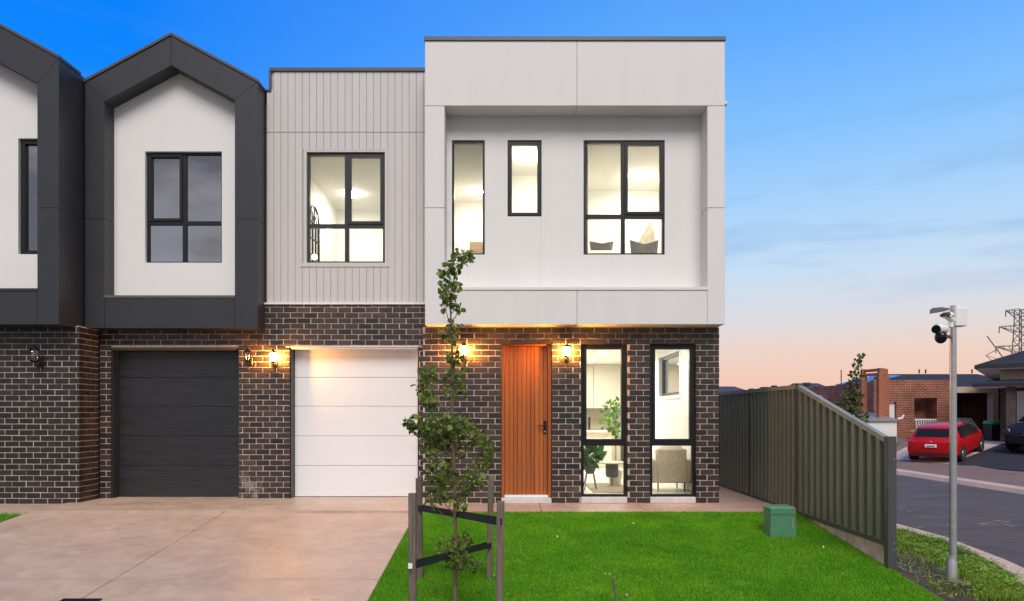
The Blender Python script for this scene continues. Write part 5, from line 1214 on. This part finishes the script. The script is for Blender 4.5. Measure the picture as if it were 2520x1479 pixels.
# dark roofed house on the right, turned towards the street bend
d = 27.5; cX, cY = U(2403, d), D(d); ez = V(902, d); lz = V(943, 26.6)
t = thing('dark_roofed_house', 'rendered house with a dark hipped roof and a brick pier at the right edge', 'house', (0, 0, 0))
s = MB(); hip(s, 0, 22, 0, 13, ez-.05, 2.6, 6.5, .14); part('roof', s, M['slate'], t)
s = MB(); s.box(-.02, 22, -.07, -.002, ez-.07, ez+.07); s.box(-.07, -.002, -.07, 13, ez-.07, ez+.07); part('gutter', s, M['blackgrey'], t)
s = MB(); s.box(.02, 21.9, .02, 12.9, ez-.12, ez-.055); part('soffit', s, M['white_wall'], t)
s = MB(); s.box(.75, 21, .75, 12, lz, ez-.12); part('upper_wall', s, M['cream'], t)
s = MB(); s.add([(-.08, -1.2, lz), (9, -1.2, lz), (9, .75, lz+.20), (.9, .75, lz+.20), (-.08, -1.2, lz-.12), (9, -1.2, lz-.12), (9, .75, lz-.12), (-.08, .75, lz-.12), (-.08, .75, lz)],
    [(0, 1, 2, 3), (0, 4, 5, 1), (4, 7, 6, 5), (0, 8, 7, 4), (0, 3, 8)]); part('porch_roof', s, M['slate'], t)
s = MB(); s.box(.0, 8.9, -1.1, .7, lz-.135, lz-.121); part('porch_soffit', s, M['white_wall'], t)
s = MB(); s.box(1.0, 1.30, -.95, -.6, -.8, lz-.136); part('pier', s, M['darkbrick'], t)
s = MB(); s.box(.75, 21, .76, 12, -.8, lz-.002); part('wall', s, M['darkbrick'], t)
for xa, xb in ((1.22, 1.62), (1.72, 2.6)):
    s = MB(); s.box(xa, xb, .66, .755, .25, lz-.2); w_ = part('window', s, M['blackgrey'], t)
    s = MB(); s.box(xa+.07, xb-.07, .645, .659, .32, lz-.27); part('curtain_pane', s, M['white_wall'], w_)
t.location = (cX, cY, 0); t.rotation_euler = (0, 0, R(-38))
# low roofs beyond the fence
for nm, lab, x0, x1, d, yt, yb, mm in (('low_roofed_house', 'low dark roofed house just above the fence next to the townhouse', 1700, 1900, 48, 950, 985, 'roof_brown'),
                                       ('low_roofed_house', 'dark hipped roof house above the raked fence bay', 1978, 2110, 44, 942, 985, 'roof_brown'),
                                       ('low_roofed_house', 'long low dark roofed house between the other low roofs', 1880, 2010, 60, 951, 985, 'slate')):
    t = thing(nm, lab, 'house', (U((x0+x1)/2, d), D(d), 0), 'low houses beyond the fence')
    s = MB(); s.box(U(x0+10, d), U(x1-10, d), D(d)+.5, D(d)+7, -.4, V(yb, d)); part('wall', s, M['cream'], t)
    s = MB(); hip(s, U(x0, d), U(x1, d), D(d), D(d)+7.5, V(yb, d), V(yt, d+3.7)-V(yb, d)-.16, (U(x1, d)-U(x0, d))*.25); part('roof', s, M[mm], t)
    s = MB(); s.cbox(U(x0+60, d)-.2, U(x0+60, d)+.2, D(d)+3, D(d)+3.5, V(yt, d), V(yt-7, d), .03); part('chimney', s, M[mm], t)
d = 38; t = thing('white_awning', 'white pitched awning roof in front of the dark hipped roof', 'awning', (U(2050, d), D(d), 0))
s = MB(); s.add([(U(2005, d), D(d), V(984, d)), (U(2098, d), D(d), V(984, d)), (U(2098, d), D(d)+2, V(950, d+2)), (U(2075, d), D(d)+2, V(952, d+2)), (U(2005, d), D(d), V(987, d)), (U(2098, d), D(d), V(987, d))], [(0, 1, 2, 3), (0, 4, 5, 1)]); part('roof', s, M['white_wall'], t)
s = MB(); s.box(U(2005, d), U(2100, d), D(d)+.05, D(d)+.15, V(994, d), V(988, d)); part('fascia', s, M['slate'], t)
s = MB()
for xx in (2010, 2090): s.box(U(xx, d)-.06, U(xx, d)+.06, D(d)+.05, D(d)+.17, -.4, V(994, d))
part('post', s, M['slate'], t)
d = 45; mb = MB(); mb.tube([(U(2070, d), D(d), V(965, d)), (U(2070, d), D(d), V(909, d))], .035, 5)
for q in range(4): mb.tube([(U(2067, d), D(d), V(914+q*6, d)), (U(2073, d), D(d), V(914+q*6, d))], .015, 4)
tag(part('antenna', mb, M['pylon']), 'thin television antenna mast above the low roofs', 'antenna')
# sapling across the road
d = 25; X, Y = U(2098, d), D(d)
t = thing('street_sapling', 'yellow green sapling across the road in front of the brick pergola', 'tree', (X, Y, -.38))
s = MB(); s.tube([(X, Y, -.45), P(2098, 1000, d), P(2108, 930, d), P(2118, 880, d)], [.04, .032, .02, .008], 8); part('trunk', s, M['bark'], t, True)
crown = MB()
for x, y, rx, ry, n in ((2118, 880, 10, 10, 26), (2110, 898, 12, 10, 24), (2104, 925, 15, 13, 44), (2098, 950, 18, 14, 58), (2090, 975, 18, 14, 60), (2108, 975, 16, 14, 50), (2085, 1002, 18, 14, 54), (2105, 1002, 20, 14, 58), (2118, 1022, 16, 12, 40), (2132, 1030, 10, 8, 20), (2095, 1030, 16, 12, 36)):
    k = d/FPX; clump(crown, P(x, y, d), (rx*k, rx*k, ry*k), int(n*1.3), .11, .10, .3)
part('crown', crown, M['leaf_far'], t)
d = 26; t = thing('street_shrub', 'small green shrub just over the raked fence beside the sapling', 'shrub', (U(2052, d), D(d), -.38))
s = MB(); s.tube([(U(2052, d), D(d), -.45), P(2052, 1000, d)], [.03, .01], 6); part('stem', s, M['bark'], t, True)
crown = MB(); clump(crown, P(2050, 995, d), (.3, .3, .18), 120, .11, .09, .2); clump(crown, P(2064, 1002, d), (.2, .2, .15), 60, .11, .09, .2); part('crown', crown, M['leaf_far'], t)

# transmission tower
d = 150; t = thing('transmission_tower', 'steel lattice transmission tower rising behind the dark roof', 'pylon', (U(2512, d), D(d), 0))
s = MB(); X0, Y0 = U(2511, d), D(d); legs = []
def hw(z): return .75+1.6*max(0, (24-z)/24)**1.6
zl = [0, 4, 8, 11, 13.5, 15.6, 17.6, 19.4, 21, 22.6, 24.2]
for sx in (-1, 1):
    for sy in (-1, 1):
        l = MB(); l.tube([(X0+sx*hw(z), Y0+sy*hw(z), z) for z in zl], .11, 5); part('leg', l, M['pylon'], t)
for a, b in zip(zl, zl[1:]):
    for sy in (-1, 1):
        s.tube([(X0-hw(a), Y0+sy*hw(a), a), (X0+hw(b), Y0+sy*hw(b), b)], .08, 4); s.tube([(X0+hw(a), Y0+sy*hw(a), a), (X0-hw(b), Y0+sy*hw(b), b)], .08, 4)
        s.tube([(X0-hw(b), Y0+sy*hw(b), b), (X0+hw(b), Y0+sy*hw(b), b)], .07, 4)
part('lattice', s, M['pylon'], t, kind='stuff')
for yt, xt in ((763, 2475), (803, 2459), (852, 2451)):
    zt_ = V(yt, d)
    for sg in (-1, 1):
        l = MB(); tip = (X0-sg*(X0-U(xt, d)), Y0, zt_)
        for sy in (-1, 1): l.tube([tip, (X0-sg*.8, Y0+sy*.8, zt_+.25)], .10, 4); l.tube([tip, (X0-sg*.8, Y0+sy*.8, zt_-1.3)], .10, 4)
        for u in (.3, .6):
            p = Vector(tip).lerp(Vector((X0-sg*.8, Y0, zt_+.25)), u); q = Vector(tip).lerp(Vector((X0-sg*.8, Y0, zt_-1.3)), u+.15); l.tube([p, q], .06, 4)
        part('cross_arm', l, M['pylon'], t)
        l = MB(); l.tube([tip, (tip[0], tip[1], tip[2]-1.4)], .12, 6); part('insulator', l, M['pylon'], t)
d = 110; t = thing('line_bracket', 'slanting steel line brackets sticking up beyond the dark roof', 'line bracket', (U(2455, d), D(d), 0))
for pts, r_ in ((((2429, 826), (2467, 877)), .09), (((2426, 874), (2470, 849)), .07), (((2451, 852), (2506, 849)), .09), (((2426, 874), (2445, 890)), .05), (((2426, 874), (2460, 884)), .04)):
    l = MB(); l.tube([P(pts[0][0], pts[0][1], d), P(pts[1][0], pts[1][1], d)], r_, 5); part('bar', l, M['pylon'], t)
l = MB(); l.tube([P(2467, 877, d), (U(2467, d), D(d), -.4)], .10, 6); part('post', l, M['pylon'], t)

# ------------------------------------------------------------------ grass
def blades(name, pts, h0, h1, w0, m, lean=.5, label_kind='stuff'):
    n = len(pts); h = rng.uniform(h0, h1, n); a = rng.uniform(0, 2*np.pi, n); la = rng.uniform(0, 2*np.pi, n); ln = rng.uniform(.1, 1, n)*lean*h
    sx, sy = np.cos(a)*w0/2, np.sin(a)*w0/2; b = np.array(pts)
    lx, ly = np.cos(la)*ln, np.sin(la)*ln
    v = np.empty((n, 5, 3))
    v[:, 0] = b+np.stack([-sx, -sy, -.004+0*h], 1); v[:, 1] = b+np.stack([sx, sy, -.004+0*h], 1)
    v[:, 2] = b+np.stack([sx*.8+lx*.35, sy*.8+ly*.35, h*.6], 1); v[:, 3] = b+np.stack([-sx*.8+lx*.35, -sy*.8+ly*.35, h*.6], 1)
    v[:, 4] = b+np.stack([lx, ly, h*.95], 1)
    me = bpy.data.meshes.new(name); me.vertices.add(n*5); me.vertices.foreach_set('co', v.ravel())
    o = np.arange(n)*5
    lp = np.stack([o, o+1, o+2, o+3, o+3, o+2, o+4], 1).ravel()
    me.loops.add(n*7); me.loops.foreach_set('vertex_index', lp.astype(np.int32))
    me.polygons.add(n*2); st = np.stack([np.arange(n)*7, np.arange(n)*7+4], 1).ravel(); me.polygons.foreach_set('loop_start', st.astype(np.int32))
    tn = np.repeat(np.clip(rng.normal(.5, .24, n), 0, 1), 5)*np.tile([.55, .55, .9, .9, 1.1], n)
    at = me.attributes.new('tone', 'FLOAT', 'POINT'); at.data.foreach_set('value', tn.astype(np.float32))
    me.materials.append(m); me.update(calc_edges=True); me.validate()
    ob = bpy.data.objects.new(name, me); COL.objects.link(ob); ob['kind'] = 'stuff'; return ob
gzv = np.vectorize(gz)
n = 300000; x = rng.uniform(XD+.0, 3.985, n); y = -.955-rng.power(1.0, n)*3.7
keep = np.ones(n, bool); keep &= ~((np.abs(x-gx) < .18) & (np.abs(y-gy) < .14))
pts = np.stack([x, y, gzv(y)-.004], 1)[keep]
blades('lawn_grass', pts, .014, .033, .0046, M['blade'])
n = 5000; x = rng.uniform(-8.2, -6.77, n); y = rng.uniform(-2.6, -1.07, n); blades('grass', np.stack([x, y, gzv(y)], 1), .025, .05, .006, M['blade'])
# verge: weeds in drifts, straw and bare soil
vx, vy = [], []
for _ in range(60000):
    yy = random.uniform(-4.1, 3.0); e = vedge(yy); xx = random.uniform(4.05, e-.04); s_ = (xx-4.0)/(e-4.0)
    dn = .5+.5*math.sin(xx*2.7+yy*1.9)*math.sin(yy*2.3-xx*1.1)
    want = (1.0 if s_ > .55 else .30*dn+.02) if yy < -1.5 else .9
    if yy < -2.2 and s_ < .5: want *= .35
    if random.random() < want*.95: vx.append(xx); vy.append(yy)
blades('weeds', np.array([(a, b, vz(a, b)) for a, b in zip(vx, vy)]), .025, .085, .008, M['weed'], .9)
mb = MB()
for _ in range(420):
    yy = random.uniform(-4.0, 1.5); e = vedge(yy); xx = e-abs(random.gauss(.05, .55)); 
    if xx < 4.1 or random.random() < (.8 if xx < 4.9 and yy < -2 else .1): continue
    hh = random.uniform(.03, .11); a0 = random.random()*6.28
    for q in range(random.randint(5, 11)):
        a = a0+q*2.4; mb.tone = min(1, max(0, random.gauss(.55 if yy > -2.6 else .8, .2))); r_ = random.uniform(.01, .07)
        leaf_quad(mb, Vector((xx+r_*math.cos(a), yy+r_*math.sin(a), vz(xx, yy)+hh*random.uniform(.4, 1))), Vector((math.cos(a), math.sin(a), random.uniform(-.2, .5))), Vector((0, 0, 1)), random.uniform(.03, .07), random.uniform(.016, .03))
part('leafy_weeds', mb, M['weed'], None, kind='stuff')
mb = MB()
for _ in range(900):
    yy = random.uniform(-4.1, -1.6); xx = random.uniform(4.06, 5.3); a = random.uniform(0, 6.28); L = random.uniform(.02, .09); z = vz(xx, yy)+random.uniform(.004, .02)
    if xx > vedge(yy)-.05 or (math.sin(xx*4+yy*5) < -.1 and random.random() < .8): continue
    mb.tone = random.random(); c, s_ = math.cos(a), math.sin(a); w_ = random.uniform(.002, .006)
    mb.add([(xx-c*L+s_*w_, yy-s_*L-c*w_, z), (xx-c*L-s_*w_, yy-s_*L+c*w_, z), (xx+c*L, yy+s_*L, z+random.uniform(-.004, .02))], [(0, 1, 2)])
part('straw_litter', mb, M['straw'], None, kind='stuff')
mb = MB()
for _ in range(30):
    xx = random.uniform(-1, 3.7); yy = random.uniform(-4.2, -1.2); mb.tone = random.random(); leaf_quad(mb, Vector((xx, yy, gz(yy)+.04)), rv(), Vector((0, 0, 1)), .03, .02)
part('fallen_leaves', mb, M['straw'], None, kind='stuff')
